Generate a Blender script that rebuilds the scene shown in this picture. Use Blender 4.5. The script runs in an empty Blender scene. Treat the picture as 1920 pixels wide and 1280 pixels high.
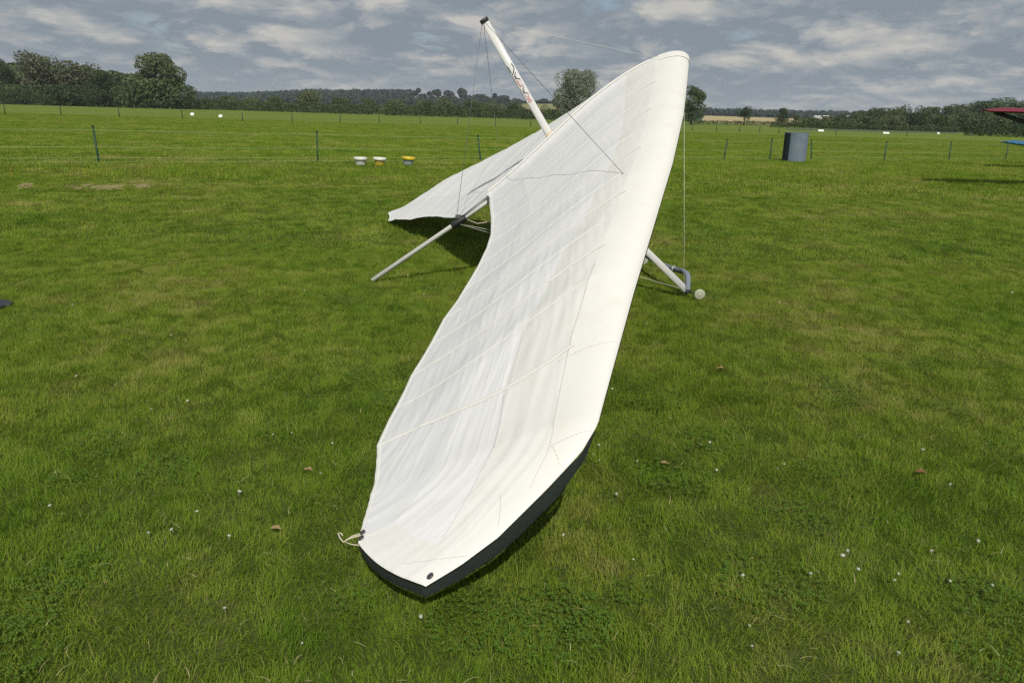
import bpy, math, random
import numpy as np
from mathutils import Vector, Matrix, noise as mnoise

random.seed(7); RNG = np.random.default_rng(7)
SC = bpy.context.scene
COL = SC.collection
PI = math.pi

# ------------------------------------------------------------------ camera
CAM_H = 1.6
FPX, PITCH, ROLL = 1379.5, 0.3000, 0.02887          # focal length in pixels of a 1920 wide frame
_f = Vector((0, math.cos(PITCH), -math.sin(PITCH)))
_r0 = Vector((1, 0, 0)); _u0 = _r0.cross(_f)
CR = _r0 * math.cos(ROLL) + _u0 * math.sin(ROLL)
CU = -_r0 * math.sin(ROLL) + _u0 * math.cos(ROLL)
CF = _f
cd = bpy.data.cameras.new('camera'); cam = bpy.data.objects.new('camera', cd); COL.objects.link(cam)
cd.sensor_width = 36; cd.lens = FPX / 1920 * 36; cd.clip_start = 0.05; cd.clip_end = 12000
m = Matrix((CR, CU, -CF)).transposed().to_4x4(); m.translation = (0, 0, CAM_H); cam.matrix_world = m
SC.camera = cam

# ------------------------------------------------------------------ sky, sun, exposure
SUN_SHIFT = Vector((-0.12, 0.92, -1.0))                # how a shadow runs per metre of height
to_sun = (-SUN_SHIFT).normalized()
ELEV = math.asin(to_sun.z); AZ = math.atan2(to_sun.x, to_sun.y)
sl = bpy.data.lights.new('sun', 'SUN'); sl.energy = 3.6; sl.angle = math.radians(0.55); sl.color = (1.0, 0.95, 0.87)
so = bpy.data.objects.new('sun', sl); COL.objects.link(so)
so.rotation_euler = (-to_sun).to_track_quat('-Z', 'Y').to_euler(); so.location = (0, 0, 60)

W = bpy.data.worlds.new('World'); SC.world = W; W.use_nodes = True
nt = W.node_tree; nt.nodes.clear()
def N(t, **k):
    n = nt.nodes.new(t)
    for a, b in k.items(): setattr(n, a, b)
    return n
def L(a, b): nt.links.new(a, b)
def MATH(op, a, b=None, c=None, clamp=False):
    n = N('ShaderNodeMath', operation=op); n.use_clamp = clamp
    for i, x in enumerate((a, b, c)):
        if x is None: continue
        if isinstance(x, (int, float)): n.inputs[i].default_value = x
        else: L(x, n.inputs[i])
    return n.outputs[0]
def RAMP(fac, stops, interp='LINEAR'):
    n = N('ShaderNodeValToRGB'); n.color_ramp.interpolation = interp
    e = n.color_ramp.elements
    while len(e) < len(stops): e.new(0.5)
    for i, (p, c) in enumerate(stops):
        e[i].position = p; e[i].color = (c if isinstance(c, tuple) else (c, c, c)) + (1,)
    L(fac, n.inputs[0]); return n.outputs[0]
def MIX(fac, a, b, blend='MIX'):
    n = N('ShaderNodeMix', data_type='RGBA', blend_type=blend)
    for s, x in ((n.inputs[0], fac), (n.inputs[6], a), (n.inputs[7], b)):
        if isinstance(x, (int, float)): s.default_value = x
        elif isinstance(x, tuple): s.default_value = x + (1,)
        else: L(x, s)
    return n.outputs[2]
tc = N('ShaderNodeTexCoord'); sp = N('ShaderNodeSeparateXYZ'); L(tc.outputs['Generated'], sp.inputs[0])
zc = MATH('MAXIMUM', sp.outputs[2], 0.0)
def cloud(elev_scale, scale, detail, rough, off, puff=False):
    z2 = MATH('ADD', MATH('MULTIPLY', zc, elev_scale), 0.25)
    px = MATH('DIVIDE', sp.outputs[0], z2); py = MATH('DIVIDE', sp.outputs[1], z2)
    cb = N('ShaderNodeCombineXYZ'); L(px, cb.inputs[0]); L(py, cb.inputs[1]); cb.inputs[2].default_value = off
    n = N('ShaderNodeTexNoise'); n.inputs['Scale'].default_value = scale; n.inputs['Detail'].default_value = detail
    n.inputs['Roughness'].default_value = rough; n.inputs['Distortion'].default_value = 0.25
    L(cb.outputs[0], n.inputs['Vector'])
    if not puff: return n.outputs[0]
    wv = N('ShaderNodeVectorMath', operation='SCALE'); wv.inputs['Scale'].default_value = 0.55; L(n.outputs['Color'], wv.inputs[0])
    av = N('ShaderNodeVectorMath', operation='ADD'); L(cb.outputs[0], av.inputs[0]); L(wv.outputs[0], av.inputs[1])
    vo = N('ShaderNodeTexVoronoi', feature='SMOOTH_F1'); vo.inputs['Scale'].default_value = scale * 1.25; vo.inputs['Smoothness'].default_value = 0.8
    vo.inputs['Detail'].default_value = 2; vo.inputs['Roughness'].default_value = 0.5; L(av.outputs[0], vo.inputs['Vector'])
    return MATH('ADD', MATH('MULTIPLY', n.outputs[0], 0.72), MATH('MULTIPLY_ADD', vo.outputs['Distance'], -0.42, 0.33))
c0 = cloud(1.0, 2.7, 9, 0.62, 5.7, True)
c1 = cloud(1.20, 2.7, 9, 0.62, 5.7, True)                  # the same layer looked at a little higher up
c2 = cloud(1.0, 1.5, 4, 0.5, 8.4)
edge = MATH('MULTIPLY_ADD', MATH('SUBTRACT', c0, c1), 1.7, 0.0)
dens = MATH('MULTIPLY_ADD', c2, 0.9, MATH('MULTIPLY', c0, 1.0))     # about 0.95
lit = MATH('ADD', MATH('MULTIPLY_ADD', MATH('SUBTRACT', c0, 0.5), 1.9, 0.60), edge, clamp=True)
ccol = RAMP(lit, [(0.08, (2.35, 2.80, 3.25)), (0.36, (3.05, 3.42, 3.78)), (0.60, (3.95, 4.12, 4.2)), (1.0, (5.4, 5.3, 5.0))])
sky = N('ShaderNodeTexSky', sky_type='NISHITA'); sky.sun_disc = False
sky.sun_elevation = ELEV; sky.sun_rotation = AZ; sky.air_density = 1.0; sky.dust_density = 1.5
gap = RAMP(dens, [(0.46, 0.0), (0.60, 1.0)])
skyc = MIX(gap, MIX(0.45, sky.outputs[0], (2.3, 2.9, 3.6)), ccol)
hz = RAMP(zc, [(0.0, 1.0), (0.07, 0.0)])
skyc = MIX(MATH('MULTIPLY', hz, 0.45), skyc, (3.3, 3.75, 4.15))
bg = N('ShaderNodeBackground'); bg.inputs[1].default_value = 0.1; L(skyc, bg.inputs[0])
wo = N('ShaderNodeOutputWorld'); L(bg.outputs[0], wo.inputs[0])

SC.view_settings.view_transform = 'Standard'; SC.view_settings.look = 'None'
SC.view_settings.gamma = 1.0; SC.view_settings.use_curve_mapping = False; SC.view_settings.exposure = 0.0
SC.render.engine = 'CYCLES'
SC.cycles.max_bounces = 6; SC.cycles.transparent_max_bounces = 6
SC.cycles.use_denoising = False

# ------------------------------------------------------------------ helpers
def ray(px, py): return CF + CR * ((px - 960) / FPX) - CU * ((py - 640) / FPX)
def at(px, py, Y):
    d = ray(px, py); t = Y / d.y
    return Vector((d.x * t, Y, CAM_H + d.z * t))
def ground_at(px, py, z=0.0):
    d = ray(px, py); t = (z - CAM_H) / d.z
    return Vector((d.x * t, d.y * t, z))

class MB:
    """collects vertices and faces in world coordinates"""
    def __init__(s): s.v = []; s.f = []
    def add(s, v, f):
        o = len(s.v); s.v += [tuple(x) for x in v]; s.f += [tuple(i + o for i in q) for q in f]; return s
    def box(s, c, size, R=None):
        R = R or Matrix.Identity(3); c = Vector(c)
        v = [c + R @ Vector((x * size[0] / 2, y * size[1] / 2, z * size[2] / 2)) for x in (-1, 1) for y in (-1, 1) for z in (-1, 1)]
        return s.add(v, [(0, 1, 3, 2), (4, 6, 7, 5), (0, 4, 5, 1), (2, 3, 7, 6), (0, 2, 6, 4), (1, 5, 7, 3)])
    def tube(s, pts, r, n=8, cap=True, ell=None):
        """tube along a polyline; r is a number or one per point; ell=(direction, ratio) flattens it"""
        P = [Vector(p) for p in pts]; rr = r if isinstance(r, (list, tuple)) else [r] * len(P)
        v = []; prev = None
        for i, p in enumerate(P):
            t = (P[min(i + 1, len(P) - 1)] - P[max(i - 1, 0)]).normalized()
            if ell: a = Vector(ell[0]); a = (a - t * a.dot(t)).normalized()
            elif prev is None: a = t.orthogonal().normalized()
            else: a = (prev - t * prev.dot(t)).normalized()
            prev = a; b = t.cross(a)
            k = ell[1] if ell else 1
            for j in range(n):
                q = 2 * PI * j / n; v.append(p + a * (rr[i] * math.cos(q)) + b * (rr[i] * k * math.sin(q)))
        f = []
        for i in range(len(P) - 1):
            for j in range(n):
                f.append((i * n + j, i * n + (j + 1) % n, (i + 1) * n + (j + 1) % n, (i + 1) * n + j))
        if cap: f.append(tuple(range(n - 1, -1, -1))); f.append(tuple((len(P) - 1) * n + j for j in range(n)))
        return s.add(v, f)
    def lathe(s, c, prof, n=16, axis=(0, 0, 1), cap=True):
        """prof: list of (radius, height along axis)"""
        c = Vector(c); t = Vector(axis).normalized(); a = t.orthogonal().normalized(); b = t.cross(a); v = []
        for r, h in prof:
            for j in range(n):
                q = 2 * PI * j / n; v.append(c + t * h + a * (r * math.cos(q)) + b * (r * math.sin(q)))
        f = []
        for i in range(len(prof) - 1):
            for j in range(n): f.append((i * n + j, i * n + (j + 1) % n, (i + 1) * n + (j + 1) % n, (i + 1) * n + j))
        if cap: f.append(tuple(range(n - 1, -1, -1))); f.append(tuple((len(prof) - 1) * n + j for j in range(n)))
        return s.add(v, f)
    def build(s, name, mat, parent=None, smooth=True, origin=None, loc=None):
        return build(name, np.array([tuple(x) for x in s.v], dtype=float).reshape(-1, 3), s.f, mat, parent, smooth, origin)
WLOC = {}
def build(name, v, f, mat, parent=None, smooth=True, origin=None):
    base = WLOC.get(parent.name, Vector((0, 0, 0))) if parent else Vector((0, 0, 0))
    o3 = Vector(origin) if origin is not None else base
    me = bpy.data.meshes.new(name); me.from_pydata((np.asarray(v) - np.array(o3)).tolist(), [], f if isinstance(f, list) else f.tolist()); me.update()
    if smooth: me.polygons.foreach_set('use_smooth', [True] * len(me.polygons))
    if mat: me.materials.append(mat)
    o = bpy.data.objects.new(name, me); COL.objects.link(o)
    if parent: o.parent = parent
    o.location = o3 - base; WLOC[o.name] = o3
    return o
def empty(name, loc):
    o = bpy.data.objects.new(name, None); COL.objects.link(o); o.location = loc; o.empty_display_size = 0.3
    WLOC[o.name] = Vector(loc); return o
def tag(o, label=None, cat=None, group=None, kind=None):
    for k, x in (('label', label), ('category', cat), ('group', group), ('kind', kind)):
        if x: o[k] = x
    return o
def copy_tree(o, parent=None):
    c = o.copy(); COL.objects.link(c)
    if parent: c.parent = parent
    for ch in list(o.children): copy_tree(ch, c)
    return c

# ------------------------------------------------------------------ materials
def newmat(name):
    mt = bpy.data.materials.new(name); mt.use_nodes = True; t = mt.node_tree; t.nodes.clear()
    return mt, t
class T:
    def __init__(s, t): s.t = t
    def n(s, ty, **k):
        x = s.t.nodes.new(ty)
        for a, b in k.items(): setattr(x, a, b)
        return x
    def l(s, a, b): s.t.links.new(a, b)
    def noise(s, vec, scale, detail=4, rough=0.55, dist=0.0):
        x = s.n('ShaderNodeTexNoise'); x.inputs['Scale'].default_value = scale; x.inputs['Detail'].default_value = detail
        x.inputs['Roughness'].default_value = rough; x.inputs['Distortion'].default_value = dist
        if vec is not None: s.l(vec, x.inputs['Vector'])
        return x.outputs[0]
    def ramp(s, fac, stops):
        x = s.n('ShaderNodeValToRGB'); e = x.color_ramp.elements
        while len(e) < len(stops): e.new(0.5)
        for i, (p, c) in enumerate(stops): e[i].position = p; e[i].color = (c if isinstance(c, tuple) else (c, c, c)) + (1,)
        s.l(fac, x.inputs[0]); return x.outputs[0]
    def mix(s, fac, a, b, blend='MIX'):
        x = s.n('ShaderNodeMix', data_type='RGBA', blend_type=blend)
        for i, y in ((0, fac), (6, a), (7, b)):
            if isinstance(y, (int, float)): x.inputs[i].default_value = y
            elif isinstance(y, tuple): x.inputs[i].default_value = y + (1,)
            else: s.l(y, x.inputs[i])
        return x.outputs[2]
    def scalevec(s, vec, sc):
        x = s.n('ShaderNodeVectorMath', operation='MULTIPLY'); s.l(vec, x.inputs[0]); x.inputs[1].default_value = sc; return x.outputs[0]
def simple(name, col, rough=0.6, metal=0.0, var=0.12, scale=6.0, spec=0.4, bump=0.0, bscale=60):
    mt, t = newmat(name); g = T(t)
    tc = g.n('ShaderNodeTexCoord'); ns = g.noise(tc.outputs['Object'], scale, 6)
    c = g.mix(ns, tuple(x * (1 - var) for x in col), tuple(min(1, x * (1 + var)) for x in col))
    b = g.n('ShaderNodeBsdfPrincipled'); g.l(c, b.inputs['Base Color']); b.inputs['Metallic'].default_value = metal
    b.inputs['Specular IOR Level'].default_value = spec
    r = g.ramp(ns, [(0.3, rough * 0.85), (0.7, min(1, rough * 1.15))]); g.l(r, b.inputs['Roughness'])
    if bump:
        bn = g.noise(tc.outputs['Object'], bscale, 3); bp = g.n('ShaderNodeBump'); bp.inputs['Strength'].default_value = bump
        bp.inputs['Distance'].default_value = 0.01; g.l(bn, bp.inputs['Height']); g.l(bp.outputs[0], b.inputs['Normal'])
    o = g.n('ShaderNodeOutputMaterial'); g.l(b.outputs[0], o.inputs[0]); return mt
def sailmat(name, col, transl=0.05, dirt=0.35):
    mt, t = newmat(name); g = T(t); tc = g.n('ShaderNodeTexCoord')
    big = g.noise(tc.outputs['Object'], 1.3, 5, 0.6); mid = g.noise(tc.outputs['Object'], 7.0, 6, 0.65)
    st = g.ramp(mid, [(0.52, 0.0), (0.80, dirt)])
    c = g.mix(big, tuple(x * 0.975 for x in col), tuple(min(0.87, x * 1.02) for x in col))
    c = g.mix(st, c, (col[0] * 0.86, col[1] * 0.80, col[2] * 0.70))
    b = g.n('ShaderNodeBsdfPrincipled'); g.l(c, b.inputs['Base Color']); b.inputs['Roughness'].default_value = 0.5
    b.inputs['Specular IOR Level'].default_value = 0.3; b.inputs['Sheen Weight'].default_value = 0.05
    fine = g.noise(g.scalevec(tc.outputs['Object'], (220, 220, 220)), 1.0, 2); cr = g.noise(tc.outputs['Object'], 26.0, 5, 0.6, 0.6)
    ad = g.n('ShaderNodeMath', operation='MULTIPLY_ADD'); g.l(cr, ad.inputs[0]); ad.inputs[1].default_value = 2.5; g.l(fine, ad.inputs[2])
    bp = g.n('ShaderNodeBump'); bp.inputs['Strength'].default_value = 0.07; bp.inputs['Distance'].default_value = 0.003
    g.l(ad.outputs[0], bp.inputs['Height']); g.l(bp.outputs[0], b.inputs['Normal'])
    tr = g.n('ShaderNodeBsdfTranslucent'); g.l(c, tr.inputs[0])
    mx = g.n('ShaderNodeMixShader'); mx.inputs[0].default_value = transl; g.l(b.outputs[0], mx.inputs[1]); g.l(tr.outputs[0], mx.inputs[2])
    o = g.n('ShaderNodeOutputMaterial'); g.l(mx.outputs[0], o.inputs[0]); return mt
def leafmat(name, c_lo, c_hi, transl=0.25):
    mt, t = newmat(name); g = T(t)
    ge = g.n('ShaderNodeNewGeometry'); ns = g.noise(ge.outputs['Position'], 0.22, 4, 0.6)
    ri = g.n('ShaderNodeMath', operation='MULTIPLY_ADD'); g.l(ge.outputs['Random Per Island'], ri.inputs[0]); ri.inputs[1].default_value = 0.5
    g.l(ns, ri.inputs[2])
    c = g.ramp(ri.outputs[0], [(0.3, c_lo), (1.0, c_hi)])
    d = g.n('ShaderNodeBsdfPrincipled'); g.l(c, d.inputs['Base Color']); d.inputs['Roughness'].default_value = 0.6; d.inputs['Specular IOR Level'].default_value = 0.2
    tr = g.n('ShaderNodeBsdfTranslucent'); g.l(c, tr.inputs[0])
    mx = g.n('ShaderNodeMixShader'); mx.inputs[0].default_value = transl; g.l(d.outputs[0], mx.inputs[1]); g.l(tr.outputs[0], mx.inputs[2])
    o = g.n('ShaderNodeOutputMaterial'); g.l(mx.outputs[0], o.inputs[0]); return mt
def grassmat(name):
    """colour from a per blade tint (attribute) and from where the blade stands"""
    mt, t = newmat(name); g = T(t)
    at_ = g.n('ShaderNodeAttribute', attribute_name='tint'); sepc = g.n('ShaderNodeSeparateColor'); g.l(at_.outputs['Color'], sepc.inputs[0])
    ge = g.n('ShaderNodeNewGeometry')
    big = g.noise(ge.outputs['Position'], 0.55, 3, 0.5); mid = g.noise(ge.outputs['Position'], 2.4, 4, 0.6); huge = g.noise(ge.outputs['Position'], 0.16, 2, 0.5)
    s1 = g.n('ShaderNodeMath', operation='MULTIPLY_ADD'); g.l(big, s1.inputs[0]); s1.inputs[1].default_value = 1.1; s1.inputs[2].default_value = -0.82
    s2 = g.n('ShaderNodeMath', operation='MULTIPLY_ADD'); g.l(mid, s2.inputs[0]); s2.inputs[1].default_value = 0.8; g.l(s1.outputs[0], s2.inputs[2])
    s4 = g.n('ShaderNodeMath', operation='MULTIPLY_ADD'); g.l(huge, s4.inputs[0]); s4.inputs[1].default_value = 0.7; g.l(s2.outputs[0], s4.inputs[2])
    s3 = g.n('ShaderNodeMath', operation='MULTIPLY_ADD'); g.l(sepc.outputs[0], s3.inputs[0]); s3.inputs[1].default_value = 0.42; g.l(s4.outputs[0], s3.inputs[2])
    c = g.ramp(s3.outputs[0], [(0.10, (0.072, 0.168, 0.013)), (0.40, (0.154, 0.264, 0.020)), (0.76, (0.248, 0.330, 0.036)), (1.08, (0.345, 0.350, 0.090))])
    dryf = g.n('ShaderNodeMath', operation='MULTIPLY'); g.l(sepc.outputs[1], dryf.inputs[0]); dryf.inputs[1].default_value = 1.0
    c = g.mix(dryf.outputs[0], c, (0.40, 0.33, 0.15))
    d = g.n('ShaderNodeBsdfPrincipled'); g.l(c, d.inputs['Base Color']); d.inputs['Roughness'].default_value = 0.5; d.inputs['Specular IOR Level'].default_value = 0.10
    tr = g.n('ShaderNodeBsdfTranslucent'); g.l(c, tr.inputs[0])
    mx = g.n('ShaderNodeMixShader'); mx.inputs[0].default_value = 0.38; g.l(d.outputs[0], mx.inputs[1]); g.l(tr.outputs[0], mx.inputs[2])
    o = g.n('ShaderNodeOutputMaterial'); g.l(mx.outputs[0], o.inputs[0]); return mt
def fieldmat(name, cols, scale, stripe=None, bump=0.5, rough=0.9, fine=30.0):
    mt, t = newmat(name); g = T(t); ge = g.n('ShaderNodeNewGeometry')
    v = ge.outputs['Position']
    a = g.noise(g.scalevec(v, stripe or (1, 1, 1)), scale, 7, 0.62); b = g.noise(v, fine, 5, 0.65)
    s = g.n('ShaderNodeMath', operation='MULTIPLY_ADD'); g.l(b, s.inputs[0]); s.inputs[1].default_value = 0.55; g.l(a, s.inputs[2])
    c = g.ramp(s.outputs[0], [(0.52 + 0.5 * i / max(1, len(cols) - 1), x) for i, x in enumerate(cols)])
    d = g.n('ShaderNodeBsdfPrincipled'); g.l(c, d.inputs['Base Color']); d.inputs['Roughness'].default_value = rough; d.inputs['Specular IOR Level'].default_value = 0.1
    bp = g.n('ShaderNodeBump'); bp.inputs['Strength'].default_value = bump; bp.inputs['Distance'].default_value = 0.05
    g.l(b, bp.inputs['Height']); g.l(bp.outputs[0], d.inputs['Normal'])
    o = g.n('ShaderNodeOutputMaterial'); g.l(d.outputs[0], o.inputs[0]); return mt

M = {}
M['sail_front'] = sailmat('cream_sailcloth', (0.765, 0.765, 0.715))
M['sail_mid'] = sailmat('white_sailcloth', (0.83, 0.825, 0.815))
M['sail_rear'] = sailmat('grey_white_sailcloth', (0.772, 0.772, 0.768))
M['sail_le'] = sailmat('leading_edge_cloth', (0.79, 0.775, 0.72), 0.02)
M['sail_tip'] = sailmat('tip_cloth', (0.795, 0.785, 0.74), 0.02, 0.5)
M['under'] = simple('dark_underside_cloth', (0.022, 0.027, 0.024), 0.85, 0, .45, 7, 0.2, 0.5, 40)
M['tape'] = sailmat('batten_pocket_cloth', (0.85, 0.835, 0.775), 0.02, 0.1)
M['thread'] = simple('brown_thread', (0.43, 0.35, 0.27), 0.9)
M['alu'] = simple('aluminium_tube', (0.72, 0.71, 0.66), 0.42, 0.0, 0.08, 9)
M['white_tube'] = simple('white_fairing', (0.66, 0.66, 0.635), 0.32, 0, 0.05, 9)
M['stain'] = simple('stained_base', (0.60, 0.52, 0.38), 0.6)
M['black'] = simple('black_plastic', (0.022, 0.023, 0.026), 0.5)
M['ink_black'] = simple('black_print', (0.018, 0.02, 0.022), 0.6)
M['ink_red'] = simple('red_print', (0.42, 0.02, 0.035), 0.6)
M['wire'] = simple('steel_wire', (0.16, 0.16, 0.16), 0.45, 0.4)
M['wire_pale'] = simple('pale_coated_wire', (0.62, 0.60, 0.50), 0.5)
M['pad'] = simple('grey_bar_padding', (0.19, 0.22, 0.27), 0.7)
M['wheel'] = simple('white_wheel_plastic', (0.42, 0.44, 0.33), 0.4)
M['cord'] = simple('pale_cord', (0.62, 0.56, 0.42), 0.9)
M['grommet'] = simple('steel_grommet', (0.10, 0.10, 0.10), 0.4, 0.7)
M['post'] = simple('green_fence_plastic', (0.006, 0.045, 0.020), 0.5)
M['post_far'] = simple('weathered_post', (0.03, 0.05, 0.03), 0.8)
M['tapewire'] = simple('pale_fence_wire', (0.33, 0.42, 0.21), 0.6)
M['bark'] = simple('bark', (0.07, 0.06, 0.045), 0.9, 0, 0.3, 3)

# ------------------------------------------------------------------ ground, fields, hills
def sheet(name, pts, mat, sub=1):
    o = build(name, [tuple(p) for p in pts], [tuple(range(len(pts)))], mat, None, False); o['kind'] = 'structure'; return o
M['thatch'] = fieldmat('lawn_thatch', [(0.035, 0.055, 0.010), (0.060, 0.085, 0.016), (0.095, 0.098, 0.035)], 1.2)
M['paddock'] = fieldmat('paddock_grass', [(0.092, 0.138, 0.014), (0.128, 0.178, 0.020), (0.178, 0.215, 0.042)], 0.12, (0.5, 1.6, 1), 0.6, 0.9, 5.0)
sheet('ground', [(-6000, -3000, 0), (6000, -3000, 0), (6000, 6000, 0), (-6000, 6000, 0)], M['thatch'])
sheet('paddock', [(-400, 24, 0.006), (400, 24, 0.006), (400, 420, 0.006), (-400, 420, 0.006)], M['paddock'])

def hill(name, prof, Y, front, back, mat, z0=-0.3, seed=0):
    """a ridge whose skyline runs through prof (px, py) at distance Y, sloping to the ground in front and behind"""
    prof = sorted(prof); xs = np.linspace(prof[0][0], prof[-1][0], 70)
    ys = np.interp(xs, [p[0] for p in prof], [p[1] for p in prof])
    ridge = [at(x, y, Y) for x, y in zip(xs, ys)]
    rows = []; K = 10
    for k in range(2 * K + 1):
        t = k / K - 1; h = math.cos(t * PI / 2) ** 1.2 if abs(t) < 1 else 0
        yo = t * (front if t < 0 else back)
        rows.append([(p.x * (Y + yo) / Y if yo < 0 else p.x * (1 + yo / Y * 0.6), Y + yo, z0 + max(0.0, p.z - z0) * h * (1 + 0.05 * mnoise.noise((i * 0.22 + seed, k * 0.5, seed)) * (abs(t) > 0.02))) for i, p in enumerate(ridge)])
    v = [p for r in rows for p in r]; n = len(ridge)
    f = [(a * n + i, a * n + i + 1, (a + 1) * n + i + 1, (a + 1) * n + i) for a in range(2 * K) for i in range(n - 1)]
    o = build(name, v, f, mat); o['kind'] = 'structure'
    return o, rows
M['far_hill'] = fieldmat('far_hill_fields', [(0.030, 0.050, 0.030), (0.042, 0.066, 0.040), (0.062, 0.080, 0.048)], 0.010, (1, 1, 1), 0.1, 0.95, 0.08)
M['wood_floor'] = fieldmat('wood_floor', [(0.018, 0.034, 0.014), (0.03, 0.05, 0.02)], 0.05, None, 0.1)
M['wheat'] = fieldmat('ripe_wheat', [(0.30, 0.25, 0.12), (0.40, 0.33, 0.17), (0.46, 0.38, 0.21)], 0.03, (0.2, 1, 1), 0.2, 0.95, 1.5)
M['beans'] = fieldmat('bean_crop', [(0.05, 0.085, 0.035), (0.085, 0.12, 0.055), (0.12, 0.14, 0.075)], 0.2, (0.6, 1, 1), 0.4, 0.95, 2.0)
M['track'] = fieldmat('dry_track', [(0.30, 0.26, 0.17), (0.42, 0.36, 0.25)], 0.3)
far_hill, far_rows = hill('hill', [(-500, 186), (330, 188), (480, 189), (600, 183), (700, 184), (790, 184), (900, 186), (960, 191), (1060, 199), (1200, 207), (1330, 213), (1450, 216), (1600, 219), (2400, 236)], 1500, 700, 500, M['far_hill'], seed=1)
left_hill, left_rows = hill('hill', [(-700, 156), (-60, 158), (60, 164), (150, 171), (230, 182), (300, 191), (340, 197), (370, 202), (420, 206)], 470, 150, 200, M['wood_floor'], seed=4)
right_hill, right_rows = hill('hill', [(1500, 232), (1580, 230), (1640, 226), (1700, 222), (1780, 222), (1850, 215), (1920, 212), (2100, 208), (2600, 215)], 300, 90, 150, M['wood_floor'], seed=9)
wf = [at(1316, 229, 330), at(1500, 232, 330), at(1560, 226, 520), at(1325, 216.5, 520)]
wf2 = [at(1316, 229, 330) * 1.0, at(1500, 232, 330) * 1.0]
o = build('wheat_field', [tuple(at(1312, 229.5, 330)), tuple(at(1520, 233, 330)), tuple(at(1590, 225.5, 520)), tuple(at(1322, 217, 520)), (at(1522, 233, 330).x, 330, -1.5), (at(1312, 229, 330).x, 330, -1.5)], [(0, 1, 2, 3), (5, 4, 1, 0)], M['wheat'], None, False); o['kind'] = 'structure'
o = build('stubble_field', [tuple(at(955, 207, 420)), tuple(at(1052, 207, 420)), tuple(at(1045, 195, 620)), tuple(at(972, 194.5, 620)), (at(1052, 207, 420).x, 420, -1), (at(955, 207, 420).x, 420, -1)], [(0, 1, 2, 3), (5, 4, 1, 0)], fieldmat('pale_stubble', [(0.20, 0.20, 0.09), (0.26, 0.25, 0.12)], 0.03), None, False); o['kind'] = 'structure'
def strip(name, pxs, mat, z=0.012):
    P = [ground_at(*p) for p in pxs]
    for p in P: p.z = z
    return sheet(name, P, mat)
strip('crop_field', [(1478, 244.5), (1790, 251), (1815, 245.5), (1470, 241)], M['beans'])
strip('track', [(-60, 193.4), (54, 196.0), (50, 192.8), (-60, 190.3)], M['track'])

# ------------------------------------------------------------------ grass
GM = grassmat('lawn_grass')
def grass_tile(name, size, dens, ln, wd, lean, dry, seed, clumps=40):
    r = np.random.default_rng(seed); n = int(size * size * dens)
    x = r.uniform(-size / 2, size / 2, n); y = r.uniform(-size / 2, size / 2, n)
    nc = int(clumps * size * size); cx = r.uniform(-size / 2, size / 2, nc); cy = r.uniform(-size / 2, size / 2, nc)
    idx = np.empty(n, int)
    for a in range(0, n, 2000):
        dx = np.abs(x[a:a + 2000, None] - cx); dx = np.minimum(dx, size - dx); dy = np.abs(y[a:a + 2000, None] - cy); dy = np.minimum(dy, size - dy)
        idx[a:a + 2000] = (dx * dx + dy * dy).argmin(1)
    ca = r.uniform(0, 2 * PI, nc); cl = r.uniform(0.65, 1.3, nc); ct = r.uniform(0, 1, nc)
    ang = ca[idx] + r.normal(0, 1.25, n)
    Ln = ln * cl[idx] * r.uniform(0.5, 1.35, n) * np.where(r.uniform(0, 1, n) < 0.03, 1.9, 1.0); Wd = wd * r.uniform(0.7, 1.3, n)
    le = np.clip(lean * r.uniform(0.35, 1.5, n), 0, 1.35)
    dx, dy = np.cos(ang), np.sin(ang)
    b = ang + PI / 2 + r.normal(0, 0.7, n); sx, sy = np.cos(b) * Wd / 2, np.sin(b) * Wd / 2
    h1 = Ln * 0.55 * np.cos(le * 0.55); o1 = Ln * 0.55 * np.sin(le * 0.55)
    h2 = h1 + Ln * 0.45 * np.cos(le * 1.25); o2 = o1 + Ln * 0.45 * np.sin(le * 1.25)
    V = np.zeros((n, 5, 3))
    V[:, 0] = np.stack([x - sx, y - sy, np.full(n, -0.004)], -1); V[:, 1] = np.stack([x + sx, y + sy, np.full(n, -0.004)], -1)
    V[:, 2] = np.stack([x + dx * o1 + sx * .8, y + dy * o1 + sy * .8, h1], -1); V[:, 3] = np.stack([x + dx * o1 - sx * .8, y + dy * o1 - sy * .8, h1], -1)
    V[:, 4] = np.stack([x + dx * o2, y + dy * o2, h2], -1)
    me = bpy.data.meshes.new(name); me.vertices.add(n * 5); me.vertices.foreach_set('co', V.ravel())
    base = np.arange(n) * 5
    loops = np.stack([base, base + 1, base + 2, base + 3, base + 3, base + 2, base + 4], -1).ravel()
    me.loops.add(n * 7); me.loops.foreach_set('vertex_index', loops)
    ls = np.stack([np.arange(n) * 7, np.arange(n) * 7 + 4], -1).ravel()
    me.polygons.add(n * 2); me.polygons.foreach_set('loop_start', ls)
    me.update(calc_edges=True); me.validate()
    ca_ = me.attributes.new('tint', 'FLOAT_COLOR', 'POINT')
    t = np.zeros((n, 5, 4)); t[..., 0] = np.clip(0.6 * ct[idx] + 0.4 * r.uniform(0, 1, n), 0, 1)[:, None]
    t[..., 1] = ((r.uniform(0, 1, n) < dry) * r.uniform(0.4, 1, n))[:, None]; t[..., 3] = 1
    ca_.data.foreach_set('color', t.ravel())
    me.polygons.foreach_set('use_smooth', [True] * len(me.polygons))
    me.materials.append(GM)
    return bpy.data.objects.new(name, me)
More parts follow.
